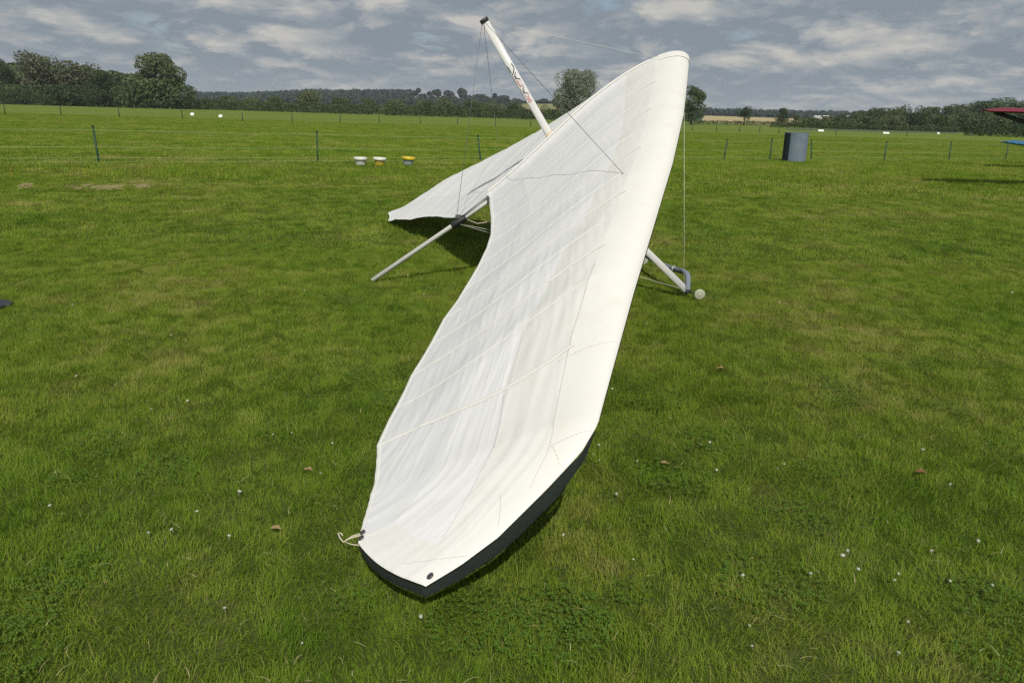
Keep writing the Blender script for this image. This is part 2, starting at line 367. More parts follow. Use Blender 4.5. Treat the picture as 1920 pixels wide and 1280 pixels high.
def scatter(name, tiles, cells, label):
    """one object: its points carry the tiles (geometry nodes)"""
    src = bpy.data.collections.new(name + '_tiles')
    for o in tiles: src.objects.link(o)
    me = bpy.data.meshes.new(name); me.from_pydata([tuple(c[:3]) for c in cells], [], []); 
    a = me.attributes.new('turn', 'FLOAT', 'POINT'); a.data.foreach_set('value', [c[3] for c in cells])
    b = me.attributes.new('pick', 'INT', 'POINT'); b.data.foreach_set('value', [int(c[4]) for c in cells])
    s_ = me.attributes.new('size', 'FLOAT', 'POINT'); s_.data.foreach_set('value', [float(c[5]) for c in cells])
    ob = bpy.data.objects.new(name, me); COL.objects.link(ob)
    ng = bpy.data.node_groups.new(name + '_nodes', 'GeometryNodeTree')
    ng.interface.new_socket('Geometry', in_out='INPUT', socket_type='NodeSocketGeometry'); ng.interface.new_socket('Geometry', in_out='OUTPUT', socket_type='NodeSocketGeometry')
    gi = ng.nodes.new('NodeGroupInput'); go = ng.nodes.new('NodeGroupOutput'); ip = ng.nodes.new('GeometryNodeInstanceOnPoints')
    ci = ng.nodes.new('GeometryNodeCollectionInfo'); ci.inputs['Collection'].default_value = src; ci.inputs['Separate Children'].default_value = True; ci.inputs['Reset Children'].default_value = True
    def attr(nm, ty):
        n = ng.nodes.new('GeometryNodeInputNamedAttribute'); n.data_type = ty; n.inputs['Name'].default_value = nm; return n.outputs['Attribute']
    cb = ng.nodes.new('ShaderNodeCombineXYZ'); ng.links.new(attr('turn', 'FLOAT'), cb.inputs[2])
    e2r = ng.nodes.new('FunctionNodeEulerToRotation'); ng.links.new(cb.outputs[0], e2r.inputs[0])
    cs = ng.nodes.new('ShaderNodeCombineXYZ'); cs.inputs[0].default_value = 1; cs.inputs[1].default_value = 1; ng.links.new(attr('size', 'FLOAT'), cs.inputs[2])
    ng.links.new(gi.outputs[0], ip.inputs['Points']); ng.links.new(ci.outputs[0], ip.inputs['Instance']); ip.inputs['Pick Instance'].default_value = True
    ng.links.new(attr('pick', 'INT'), ip.inputs['Instance Index']); ng.links.new(e2r.outputs[0], ip.inputs['Rotation']); ng.links.new(cs.outputs[0], ip.inputs['Scale'])
    ng.links.new(ip.outputs[0], go.inputs[0])
    md = ob.modifiers.new('grass', 'NODES'); md.node_group = ng
    tag(ob, label, 'grass', None, 'stuff'); return ob
def cells_for(size, y0, y1, margin, ntile, hfun=None):
    out = []; y = y0
    while y < y1 - 1e-6:
        yc = y + size / 2; half = (y + size) * 0.74 + margin
        k = int(math.ceil(half / size))
        for i in range(-k, k + 1):
            h = hfun(i * size, yc) if hfun else 1.0
            out.append((i * size, yc, 0, random.choice((0, PI / 2, PI, 3 * PI / 2)), random.randrange(ntile), h * random.uniform(0.86, 1.16)))
        y += size
    return out
t0 = [grass_tile('lawn_tile', 1.0, 23000, 0.040, 0.0019, 1.10, 0.045, 100 + i, 80) for i in range(5)]
t1 = [grass_tile('mid_lawn_tile', 2.0, 4400, 0.047, 0.0042, 1.0, 0.05, 200 + i, 22) for i in range(4)]
t2 = [grass_tile('far_lawn_tile', 4.0, 800, 0.062, 0.011, 0.7, 0.04, 300 + i, 8) for i in range(4)]
scatter('lawn_grass', t0, cells_for(1.0, 0.8, 8.8, 1.6, 5), 'short mown lawn grass in front of the camera and under the glider')
scatter('lawn_grass', t1, cells_for(2.0, 8.8, 16.8, 2.0, 4), 'mown lawn grass behind the hang glider')
def fence_y(x): return 23.2 + 0.47 * x if x < 14 else 29.8 + 0.5 * (x - 14)
def tall(x, y):
    d = fence_y(x) - y
    return 1.6 if -1.0 < d < 5.5 else 1.0
scatter('rough_grass', t2, cells_for(4.0, 16.8, 92.8, 3.0, 4, tall), 'longer rough grass growing along the fence and in the paddock')

# ------------------------------------------------------------------ foliage
def leaf_quads(P, Nrm, size, r, jitter=0.8):
    n = len(P); d = Nrm + r.normal(0, jitter, (n, 3)); d /= np.linalg.norm(d, axis=1)[:, None] + 1e-9
    a = np.cross(d, r.normal(0, 1, (n, 3))); a /= np.linalg.norm(a, axis=1)[:, None] + 1e-9; b = np.cross(d, a)
    s = (size * r.uniform(0.6, 1.4, n))[:, None]
    V = np.stack([P - a * s * .5, P + b * s * .32, P + a * s * .5, P - b * s * .32], 1).reshape(-1, 3)
    F = np.arange(n * 4).reshape(-1, 4)
    return V, F
def crown_points(r, n, rx, h, lobes, base=0.12, top_heavy=0.0, spread=0.62):
    """points on lobes spread through a crown of half width rx and height h (base = height of its foot, as a share)"""
    c = []; 
    for i in range(lobes):
        q = r.uniform(0, 2 * PI); zt = r.uniform(base + 0.1, 0.88); prof = math.sin(PI * min(1, max(0.08, (zt - base + 0.18 + 0.1 * top_heavy) / (1.25 - base)))) ** 0.7
        rad = rx * spread * prof * r.uniform(0, 1) ** 0.38; c.append((math.cos(q) * rad, math.sin(q) * rad, zt * h, rx * r.uniform(0.30, 0.52) * (0.6 + 0.4 * prof)))
    c.append((0, 0, h - rx * 0.36, rx * 0.36)); c = np.array(c)
    k = r.integers(0, len(c), n); d = r.normal(0, 1, (n, 3)); d /= np.linalg.norm(d, axis=1)[:, None]
    rr = r.uniform(0.55, 1.0, n) ** 0.6
    P = c[k, :3] + d * (c[k, 3] * rr)[:, None] * np.array([1, 1, 0.85])
    P[:, 2] = np.clip(P[:, 2], 0.02 * h, h)
    return P, d
LEAF = {
    'dark': leafmat('dark_leaves', (0.020, 0.040, 0.018), (0.070, 0.106, 0.038)),
    'mid': leafmat('green_leaves', (0.034, 0.064, 0.024), (0.110, 0.156, 0.058)),
    'olive': leafmat('olive_leaves', (0.054, 0.080, 0.032), (0.156, 0.184, 0.079)),
    'brown': leafmat('brownish_leaves', (0.057, 0.073, 0.035), (0.159, 0.171, 0.094)),
    'willow': leafmat('grey_green_leaves', (0.123, 0.146, 0.100), (0.309, 0.339, 0.251), 0.4),
    'hedge': leafmat('hedge_leaves', (0.028, 0.054, 0.020), (0.096, 0.130, 0.048)),
    'far': leafmat('far_wood_leaves', (0.026, 0.048, 0.038), (0.060, 0.092, 0.070)),
}
def tree(name, label, px, ptop, wpx, Y, kind, group=None, n=2600, base=0.1, pbase=None, lobes=14, leaf=None, cat='tree', top_heavy=0.0, seed=None, z0=None, spread=0.62):
    r = np.random.default_rng(seed if seed is not None else int(px * 7 + ptop))
    top = at(px, ptop, Y); zb = z0 if z0 is not None else (at(px, pbase, Y).z if pbase else 0.0)
    h = max(1.2, top.z - zb); rx = wpx / 2 * Y / FPX; loc = Vector((top.x, Y, zb))
    root = empty(name, loc); tag(root, label, cat, group)
    P, D = crown_points(r, int(n * 2.1), rx, h, lobes, base, top_heavy, spread)
    V, F = leaf_quads(P, D, leaf or max(0.26, rx * 0.082), r)
    build('crown', V + np.array(loc), F, LEAF[kind], root, False)
    mb = MB(); tr = max(0.12, rx * 0.055); hh = h * 0.72
    mb.tube([loc + Vector((0, 0, -0.3)), loc + Vector((0.05 * rx, 0, hh * 0.35)), loc + Vector((-0.03 * rx, 0.05 * rx, hh * 0.7)), loc + Vector((0, 0, hh))], [tr * 1.3, tr, tr * .65, tr * .2], 7)
    for k in range(5):
        q = k * 1.3 + r.uniform(0, 1); z = hh * (0.3 + 0.1 * k)
        mb.tube([loc + Vector((0, 0, z)), loc + Vector((math.cos(q) * rx * .35, math.sin(q) * rx * .35, z + h * .12)), loc + Vector((math.cos(q) * rx * .6, math.sin(q) * rx * .6, z + h * .26))], [tr * .5, tr * .3, tr * .08], 5)
    mb.build('trunk', M['bark'], root)
    return root
def hedge(name, label, p0, p1, top, n, width, kind='hedge', group=None, leaf=0.42, seed=1, bumps=0.25):
    """p0, p1 ground points; top height"""
    r = np.random.default_rng(seed); p0 = Vector(p0); p1 = Vector(p1); d = (p1 - p0); ln = d.length; t = d.normalized(); s = Vector((-t.y, t.x, 0))
    u = r.uniform(0, 1, n); w = r.uniform(-1, 1, n); hgt = np.array([top * (1 + bumps * mnoise.noise((float(x) * ln * 0.11 + seed, 0.3, seed)) + 0.5 * bumps * mnoise.noise((float(x) * ln * 0.5 + seed, 2.3, seed))) for x in u])
    q = r.uniform(0, 1, n) ** 0.7; z = hgt * q; w = w * np.sqrt(np.clip(1 - q ** 3, 0.05, 1))
    P = np.array(p0)[None] + np.outer(u, np.array(d)) + np.outer(w * width / 2, np.array(s)); P[:, 2] = p0.z + z
    D = np.outer(w, np.array(s)) + np.outer(q, np.array((0, 0, 1.0)))
    V, F = leaf_quads(P, D, leaf, r)
    o = build(name, V, F, LEAF[kind], None, False, origin=p0); tag(o, label, 'hedge', group); return o
def wood_on(name, rows, label, kind, n, size, hgt, tsel, isel=(0, 1), seed=3):
    """a far wood that reads as one mass: leaf clumps in small crowns over a hill"""
    r = np.random.default_rng(seed); R_ = np.array(rows); K, C = R_.shape[:2]
    a = r.uniform(tsel[0], tsel[1], n) * (K - 1); b = r.uniform(isel[0], isel[1], n) * (C - 1)
    a0 = np.minimum(a.astype(int), K - 2); b0 = np.minimum(b.astype(int), C - 2); fa = (a - a0)[:, None]; fb = (b - b0)[:, None]
    B = R_[a0, b0] * (1 - fa) * (1 - fb) + R_[a0 + 1, b0] * fa * (1 - fb) + R_[a0, b0 + 1] * (1 - fa) * fb + R_[a0 + 1, b0 + 1] * fa * fb
    m_ = 60; H_ = hgt * r.uniform(0.6, 1.2, n)
    d = r.normal(0, 1, (n, m_, 3)); d /= np.linalg.norm(d, axis=2)[..., None]
    P = B[:, None, :] + d * (H_ * 0.42)[:, None, None] * np.array([1.0, 1.0, 0.75]); P[..., 2] += (H_ * 0.62)[:, None]
    V, F = leaf_quads(P.reshape(-1, 3), d.reshape(-1, 3), size, r)
    o = build(name, V, F, LEAF[kind], None, False); tag(o, label, 'wood', None, 'stuff'); return o
wood_on('far_wood', far_rows, 'dark woods spread over the far ridge', 'far', 700, 5.0, 12, (0.30, 0.50), (0.26, 0.44), 5)
wood_on('far_wood', far_rows, 'dark line of far trees under the ridge between field and sky', 'far', 700, 5.0, 8, (0.10, 0.26), (0.25, 0.75), 6)
wood_on('far_wood', far_rows, 'thin line of hedgerow trees along the skyline on the right', 'far', 260, 4.0, 9, (0.44, 0.52), (0.62, 0.80), 8)
wood_on('hill_wood', left_rows, 'dark wood covering the hill behind the trees on the left', 'mid', 1500, 2.3, 12, (0.12, 0.54), (0.3, 0.88), 7)

def scrub(name, label, px0, px1, Y, prof, kind, n, seed):
    """a belt of tall scrub that reads as one mass: clumps of leaves under a bumpy top line"""
    r = np.random.default_rng(seed); c = []
    for px in np.arange(px0, px1, 7.0):
        x = px + r.uniform(-4, 4); y = Y + r.uniform(-10, 10); t_ = at(x, float(np.interp(x, [p[0] for p in prof], [p[1] for p in prof])) + r.uniform(-2, 6), y); rr = r.uniform(2.0, 3.6)
        for z in np.arange(0.4, max(0.9, t_.z - rr * .8), rr * 1.1): c.append((t_.x + r.uniform(-1.2, 1.2), y, z, rr))
    c = np.array(c); k = r.integers(0, len(c), n); d = r.normal(0, 1, (n, 3)); d /= np.linalg.norm(d, axis=1)[:, None]
    P = c[k, :3] + d * (c[k, 3] * r.uniform(.6, 1, n))[:, None]; P[:, 2] = np.maximum(P[:, 2], .05)
    V, F = leaf_quads(P, d, 0.75, r); o = build(name, V, F, LEAF[kind], None, False); tag(o, label, 'scrub', None, 'stuff'); return o
scrub('scrub', 'olive scrub and small trees massed behind the long hedge', 400, 1075, 320, [(400, 190), (470, 190), (520, 186), (570, 182), (640, 189), (740, 191), (830, 188), (960, 193), (1075, 204)], 'olive', 15000, 11)
scrub('scrub', 'darker green scrub between the long hedge and the olive trees', 330, 1075, 275, [(330, 196), (500, 198), (700, 201), (900, 203), (1075, 211)], 'mid', 12000, 12)
# trees along the left of the field
for a in [
    ('broad_tree', 'dark bushy tree cut by the left edge of the photo', -4, 107, 50, 225, 'dark', 2600, 0.05),
    ('broad_tree', 'large airy pale topped tree, highest of the cluster at far left', 66, 97, 100, 230, 'brown', 3000, 0.06),
    ('broad_tree', 'brownish green tree right of the pale topped one at far left', 143, 116, 96, 228, 'brown', 3000, 0.06),
    ('broad_tree', 'dark green tree at the right end of the cluster at far left', 190, 131, 70, 222, 'dark', 2600, 0.04),
    ('broad_tree', 'tall round headed tree standing alone above the left hedge line', 296, 99, 84, 215, 'olive', 4600, 0.30),
    ('broad_tree', 'wide low tree skirting the foot of the tall round headed tree', 292, 150, 120, 211, 'mid', 3200, 0.03),
    ('broad_tree', 'small dark tree just right of the tall round headed tree', 352, 157, 32, 225, 'mid', 1300, 0.05),
    ('broad_tree', 'rounded bush like tree between the dark cluster and the tall round headed tree', 236, 163, 80, 216, 'mid', 2200, 0.03),
    ('broad_tree', 'low dark bushy tree in front of the pale topped tree', 30, 160, 90, 214, 'mid', 2200, 0.03),
    ('broad_tree', 'low dark bushy tree in front of the brownish green tree', 120, 162, 90, 212, 'dark', 2200, 0.03),
    ('broad_tree', 'low dark tree in front of the dark green tree at the cluster end', 180, 168, 70, 210, 'dark', 1800, 0.03),
    ('broad_tree', 'small green tree where the left trees meet the long hedge', 386, 184, 28, 222, 'mid', 900, 0.03),
]:
    nm, lb, px, pt, w, Y, kd, n, bs = a
    tree(nm, lb, px, pt, w, Y + 32, kd, 'trees along the left side of the field', n, bs, lobes=26 if w > 70 else 12, spread=0.72)
# scattered trees behind the long hedge
for px, pt, w, kd, lb in [
    (428, 181, 48, 'mid', 'first small tree behind the left end of the long hedge'),
    (474, 184, 44, 'olive', 'low olive tree left of the pale crowned tree behind the long hedge'),
    (518, 179, 46, 'mid', 'green tree touching the left side of the pale olive tree'),
    (572, 170, 74, 'olive', 'broad pale olive tree, biggest of those behind the long hedge'),
    (640, 184, 62, 'mid', 'low spreading tree right of the broad pale olive tree'),
    (694, 186, 50, 'mid', 'low tree behind the gap in the long hedge'),
    (745, 188, 54, 'olive', 'small olive tree right of the gap in the long hedge'),
    (792, 188, 50, 'mid', 'low tree below the little umbrella shaped tree on the skyline'),
    (832, 183, 62, 'olive', 'olive tree below the dark clump of skyline trees'),
    (884, 188, 56, 'mid', 'low tree seen left of the kingpost wires'),
    (926, 190, 50, 'olive', 'olive tree seen between the kingpost wires'),
    (968, 193, 52, 'mid', 'low tree seen just left of the white kingpost'),
    (1045, 206, 44, 'dark', 'dark low tree at the foot of the grey green willow')]:
    tree('field_tree', lb, px, pt, w, 285, kd, 'trees behind the long hedge', 1300, 0.04, lobes=10)
# trees on the skyline
for px, pt, w, pb, lb in [
    (727, 175.5, 9, 182, 'left one of two tiny trees on the skyline'), (739, 176, 9, 182, 'right one of two tiny trees on the skyline'),
    (783, 166.5, 13, 182, 'little umbrella shaped tree alone on the skyline'), (806, 172, 16, 184, 'small tree at the left of the dark skyline clump'),
    (821, 167, 24, 184, 'rounded tree in the left of the dark skyline clump'), (842, 171, 24, 185, 'low tree in the middle of the dark skyline clump'),
    (863, 166, 30, 186, 'largest tree of the dark skyline clump'), (898, 178, 26, 190, 'small tree right of the dark skyline clump'),
    (927, 176, 12, 190, 'thin topped tree on the skyline behind the second kingpost wire'), (948, 181, 28, 193, 'low dark tree on the skyline left of the kingpost'),
    (1020, 188, 30, 200, 'low tree on the skyline right of the kingpost')]:
    tree('skyline_tree', lb, px, pt, w, 1120 if px < 950 else 800, 'far', 'small trees on the skyline', 420, 0.25, pbase=pb, lobes=6, leaf=3.2)
tree('willow_tree', 'grey green rounded willow rising behind the wing right of the kingpost', 1078, 129, 92, 205, 'willow', None, 6500, 0.1, lobes=34, spread=0.75, leaf=0.42)
tree('broad_tree', 'tall dark green tree right behind the nose of the wing', 1302, 160, 54, 205, 'mid', None, 3400, 0.05, lobes=18, spread=0.66)
tree('broad_tree', 'paler green tree against the leading edge, left of the tall dark one', 1276, 178, 42, 200, 'olive', None, 1800, 0.05, lobes=12)
tree('field_tree', 'small round tree standing alone in front of the wheat field', 1398, 200, 31, 250, 'dark', None, 1300, 0.22, lobes=11)
tree('field_tree', 'dark rounded tree at the right end of the wheat field', 1470, 203, 36, 245, 'dark', None, 1500, 0.12, lobes=12)
tree('field_tree', 'low bush beside the dark tree at the end of the wheat field', 1494, 216, 30, 240, 'mid', None, 900, 0.03, lobes=8, cat='bush')
# wood on the right, crown by crown
wood_px = [(1520, 222, 36, 250), (1548, 219, 36, 255), (1578, 213, 34, 262), (1604, 209, 36, 275), (1628, 206, 34, 285), (1650, 203, 40, 280), (1678, 203, 36, 270), (1700, 194, 44, 295), (1728, 196, 40, 300),
           (1752, 201, 36, 290), (1778, 200, 38, 290), (1806, 196, 42, 300), (1836, 190, 44, 305), (1866, 185, 46, 310), (1896, 184, 46, 312), (1926, 184, 46, 310), (1958, 182, 48, 310), (1990, 184, 48, 310),
           (1560, 229, 36, 215), (1596, 224, 44, 218), (1636, 220, 46, 220), (1672, 217, 46, 222), (1712, 213, 50, 225), (1756, 216, 50, 222), (1796, 214, 50, 225), (1836, 210, 52, 228), (1876, 208, 54, 230), (1920, 208, 56, 230)]
for i, (px, pt, w, Y) in enumerate(wood_px):
    j = i if i < 18 else i - 18
    nth = ('first', 'second', 'third', 'fourth', 'fifth', 'sixth', 'seventh', 'eighth', 'ninth', 'tenth', 'eleventh', 'twelfth', 'thirteenth', 'fourteenth', 'fifteenth', 'sixteenth', 'seventeenth', 'eighteenth')[j]
    lb = f'{nth} crown from the left in the {"back" if i < 18 else "front"} row of the right hand wood'
    tree('wood_tree', lb, px, pt, w * 1.5, Y, ('mid', 'olive', 'dark', 'mid', 'mid')[i % 5], 'trees of the wood on the right', 1300, 0.03, lobes=10, z0=0.0 if i >= 18 else max(0, at(px, pt, Y).z - 13))

# hedges
hedge('hedge', 'long dark hedge across the field, left of the gap', ground_at(316, 203.5), ground_at(702, 216.0), 3.1, 9000, 3.0, seed=2)
hedge('hedge', 'long dark hedge across the field from the gap to the willow', ground_at(722, 217.0), ground_at(1075, 226.5), 2.9, 8000, 3.0, seed=3)
hedge('hedge', 'low hedge under the wheat field right of the nose', ground_at(1290, 233.5), ground_at(1462, 236), 1.3, 2600, 2.0, seed=4, leaf=0.36)
hedge('hedge', 'long low dark hedge in front of the right hand wood', ground_at(1445, 239.0), ground_at(1796, 248.5), 1.45, 5200, 2.0, seed=5, leaf=0.36)
hedge('hedge', 'solid dark hedge block at the right edge behind the red wing', ground_at(1808, 254.5), ground_at(1990, 260), 2.15, 5200, 2.2, 'dark', seed=6, leaf=0.3, bumps=0.1)
hedge('undergrowth', 'dark undergrowth along the foot of the left trees', ground_at(-120, 193.5), ground_at(330, 203.5), 4.2, 7000, 5.0, 'dark', seed=7)
strip('track', [(1716, 243.8), (1806, 246.4), (1804, 244.0), (1716, 241.5)], M['track'], 0.03)

# ------------------------------------------------------------------ fences
fence = empty('wire_fence', ground_at(596, 305)); tag(fence, 'near electric wire fence on green plastic posts crossing the field', 'fence')
posts = [((186, 307), (174, 237)), ((596, 305), (594, 247)), ((901, 302), (896, 254)), ((1357, 300), (1364, 262)), ((1443, 300), (1448, 260)), ((1521, 300), (1522, 263)), ((1657, 302), (1663, 266)), ((1779, 301), (1784, 267)), ((1885, 300), (1891, 268))]
pb = [ground_at(*b) for b, t_ in posts]
pl = pb[0] * 2 - pb[1]; pr = pb[-1] + (pb[-1] - pb[-2])
mid1 = pb[2].lerp(pb[3], 0.36); mid2 = pb[2].lerp(pb[3], 0.70)
tops = [at(t_[0], t_[1], b.y) for (b0, t_), b in zip(posts, pb)]
allb = [pl] + pb[:3] + [mid1, mid2] + pb[3:] + [pr]; allt = [pl + Vector((0.05, 0, 0.95))] + tops[:3] + [mid1 + Vector((0.02, 0, 0.95)), mid2 + Vector((0, 0, 0.95))] + tops[3:] + [pr + Vector((0, 0, 0.95))]
for b, t_ in zip(allb, allt):
    mb = MB(); d = (t_ - b).normalized(); mb.tube([b - d * 0.15, b, t_], [0.014, 0.032, 0.027], 6)
    mb.tube([t_ - d * 0.015, t_ + d * 0.02], 0.036, 6); mb.box(b + d * 0.05, (0.08, 0.02, 0.02))
    for h in (0.06, 0.17, 0.46, 0.91): mb.box(b.lerp(t_, h), (0.05, 0.03, 0.02))
    mb.build('post', M['post'], fence)
for h in (0.06, 0.17, 0.46, 0.91):
    pts = []
    for i in range(len(allb)):
        p = allb[i].lerp(allt[i], h) + Vector((0, -0.03, 0)); pts.append(p)
        if i < len(allb) - 1:
            q = allb[i + 1].lerp(allt[i + 1], h) + Vector((0, -0.03, 0)); pts.append(p.lerp(q, 0.5) - Vector((0, 0, 0.018)))
    MB().tube(pts, 0.004, 5).build('wire', M['tapewire'], fence)
fence2 = empty('wire_fence', ground_at(455, 229)); tag(fence2, 'distant wire fence on thin posts in front of the long hedge', 'fence')
fp = [(-90, 213.5, 18), (10, 216, 19), (115, 217, 19), (224, 220, 19), (342, 223, 17), (455, 228.5, 17), (548, 229, 17), (638, 230.5, 16), (711, 231.5, 16), (788, 232.5, 15), (858, 233.5, 15), (929, 236, 15), (995, 237.5, 14), (1080, 239.5, 13), (1170, 241.5, 13), (1298, 244.5, 12), (1343, 246, 12), (1386, 248, 12), (1424, 248.5, 12), (1460, 250, 12), (1567, 254, 11), (1700, 256, 11)]
fb = [ground_at(x, y) for x, y, h in fp]; fh = [at(x, y - h, b.y).z for (x, y, h), b in zip(fp, fb)]
for b, h in zip(fb, fh):
    MB().tube([b - Vector((0, 0, .2)), b + Vector((0, 0, h))], [0.06, 0.045], 6).build('post', M['post_far'], fence2)
for k in (0.35, 0.9):
    MB().tube([b + Vector((0, -0.06, h * k)) for b, h in zip(fb, fh)], 0.008, 4).build('wire', M['wire'], fence2)

# ------------------------------------------------------------------ small things out in the field
M['white_paint'] = simple('white_painted_board', (0.74, 0.74, 0.70), 0.6)
def marker(px, py, wpx, hpx, lb):
    p = ground_at(px, py); w = wpx * p.y / FPX; h = hpx * p.y / FPX
    t = MB(); t.add([p + Vector(q) for q in ((-w / 2, -h * .6, 0), (w / 2, -h * .6, 0), (w / 2, 0, h), (-w / 2, 0, h), (-w / 2, h * .6, 0), (w / 2, h * .6, 0))], [(0, 1, 2, 3), (3, 2, 5, 4), (0, 3, 4), (1, 5, 2), (0, 4, 5, 1)])
    o = t.build('runway_marker', M['white_paint'], None, False, origin=p); tag(o, lb, 'marker', 'white runway markers')
marker(361, 216.5, 6, 4.5, 'left one of two small white ridge shaped markers before the left hedge')
marker(414, 220.0, 6, 4.5, 'right one of two small white ridge shaped markers before the left hedge')
marker(1539, 246.5, 10, 3, 'long low white marker right of the barrel')
marker(1661, 251.0, 11, 3, 'long low white marker in front of the right hand wood')
marker(1759, 251.5, 4, 3, 'tiny white marker near the dark hedge block')
p = ground_at(1822, 254.5); r_ = empty('marker_pole', p); tag(r_, 'small white post with a pale flag stick beside the dark hedge block', 'marker post')
MB().lathe(p, [(0.16, 0), (0.2, 0.25), (0.12, 0.5)], 10).build('base', M['white_paint'], r_); MB().tube([p + Vector((0.1, 0, 0.4)), p + Vector((0.16, 0, 1.0))], 0.03, 6).build('stick', simple('grey_stick', (0.4, 0.4, 0.38)), r_)
for i, (px, w, lb) in enumerate([(1532, 12, 'left one of three pale far sheds between the trees right of the wheat'), (1548, 10, 'middle one of three pale far sheds between the trees right of the wheat'), (1590, 8, 'right one of three pale far sheds between the trees right of the wheat')]):
    p = at(px, 219.5, 560); ww = w * 560 / FPX; b = empty('far_shed', (p.x, p.y, 0)); tag(b, lb, 'shed', 'pale sheds far behind the wheat field')
    MB().box((p.x, p.y, p.z / 2), (ww, 6, max(0.5, p.z))).build('wall', M['white_paint'], b, False)
    z = max(0.5, p.z); MB().add([(p.x - ww / 2 - .2, p.y - 3.3, z), (p.x + ww / 2 + .2, p.y - 3.3, z), (p.x + ww / 2 + .2, p.y, z + 1.0), (p.x - ww / 2 - .2, p.y, z + 1.0), (p.x + ww / 2 + .2, p.y + 3.3, z), (p.x - ww / 2 - .2, p.y + 3.3, z)], [(0, 1, 2, 3), (3, 2, 4, 5), (0, 3, 5), (1, 4, 2), (0, 5, 4, 1)]).build('roof', simple('pale_roof', (0.5, 0.5, 0.48)), b, False)

# ------------------------------------------------------------------ barrel and buckets
pb_ = ground_at(1488, 303.5); pt_ = at(1494.5, 248.5, pb_.y)
bar = empty('barrel', pb_); tag(bar, 'blue grey barrel leaning slightly by the wire fence', 'barrel')
ax = (pt_ - pb_).normalized(); Hb = (pt_ - pb_).length; rb = 20.3 * pb_.y / FPX
prof = [(rb * .97, -.03), (rb, .02), (rb, Hb * .33), (rb * 1.006, Hb * .335), (rb, Hb * .34), (rb, Hb * .66), (rb * 1.006, Hb * .665), (rb, Hb * .67), (rb, Hb - .03), (rb * 1.012, Hb - .025), (rb * 1.012, Hb), (rb * .95, Hb), (rb * .95, Hb - .05), (0.01, Hb - .05)]
mt, t = newmat('blue_grey_barrel_paint'); g = T(t); tco = g.n('ShaderNodeTexCoord'); ns = g.noise(tco.outputs['Object'], 3.0, 6, 0.65)
cc = g.ramp(ns, [(0.35, (0.125, 0.162, 0.212)), (0.55, (0.146, 0.186, 0.238)), (0.75, (0.19, 0.22, 0.25))]); bs = g.n('ShaderNodeBsdfPrincipled'); g.l(cc, bs.inputs['Base Color']); bs.inputs['Roughness'].default_value = 0.75
oo = g.n('ShaderNodeOutputMaterial'); g.l(bs.outputs[0], oo.inputs[0])
MB().lathe(pb_, prof, 56, ax).build('drum', mt, bar, False)
dk = MB(); a0 = Vector((-1, 0, 0)); a0 = (a0 - ax * a0.dot(ax)).normalized(); b0 = ax.cross(a0); v = []; 
for k in range(9):
    q = -0.40 + k * 0.140
    for h in (0.0, Hb * 0.985): v.append(pb_ + ax * h + (a0 * math.cos(q) - b0 * math.sin(q) * -1) * (rb * 1.018))
dk.add(v, [(2 * k, 2 * k + 2, 2 * k + 3, 2 * k + 1) for k in range(8)])
dk.build('side_panel', simple('dark_navy_panel', (0.010, 0.022, 0.030), 0.8), bar)['label'] = 'dark strip down the left side of the barrel'
def bucket(px, py, cb, cl, lb, tilt):
    p = ground_at(px, py, .03); s = p.y / FPX; root = empty('bucket', p); tag(root, lb, 'bucket', 'lidded buckets by the fence')
    axb = Vector((tilt, 0, 1)).normalized(); r = 10.0 * s; h = 13.5 * s
    MB().lathe(p, [(r * .80, -.03), (r * .84, 0), (r * .95, h * .72), (r * .97, h * .74)], 20, axb).build('body', cb, root)
    MB().lathe(p, [(r * 1.14, h * .66), (r * 1.19, h * .70), (r * 1.19, h * .97), (r * 1.12, h), (r * .95, h * 1.0), (r * .9, h * .96), (0.01, h * .96)], 20, axb).build('lid', cl, root)
    hd = MB(); hd.tube([p + Vector((math.cos(a) * r * 1.2, -r * .35 - abs(math.sin(a)) * r * .9, h * .62 - math.sin(a) * h * .28)) for a in [PI * k / 8 for k in range(9)]], 0.006, 5); hd.build('handle', M['wire'], root)
wp = simple('white_bucket_plastic', (0.70, 0.70, 0.62), 0.4); gp = simple('pale_grey_bucket_plastic', (0.66, 0.66, 0.60), 0.4)
yp = simple('yellow_bucket_plastic', (0.62, 0.46, 0.02), 0.4); bp_ = simple('blue_grey_bucket_plastic', (0.30, 0.37, 0.38), 0.5); yb = simple('mustard_bucket_plastic', (0.58, 0.45, 0.03), 0.5)
bucket(676, 309, gp, wp, 'white bucket with a white lid, left one of three by the fence', 0.02)
bucket(711.5, 309.5, yb, wp, 'yellow bucket with a white lid, middle one of three by the fence', 0.05)
bucket(765.5, 308.5, bp_, yp, 'blue grey bucket with a bright yellow lid, right one of three', 0.09)

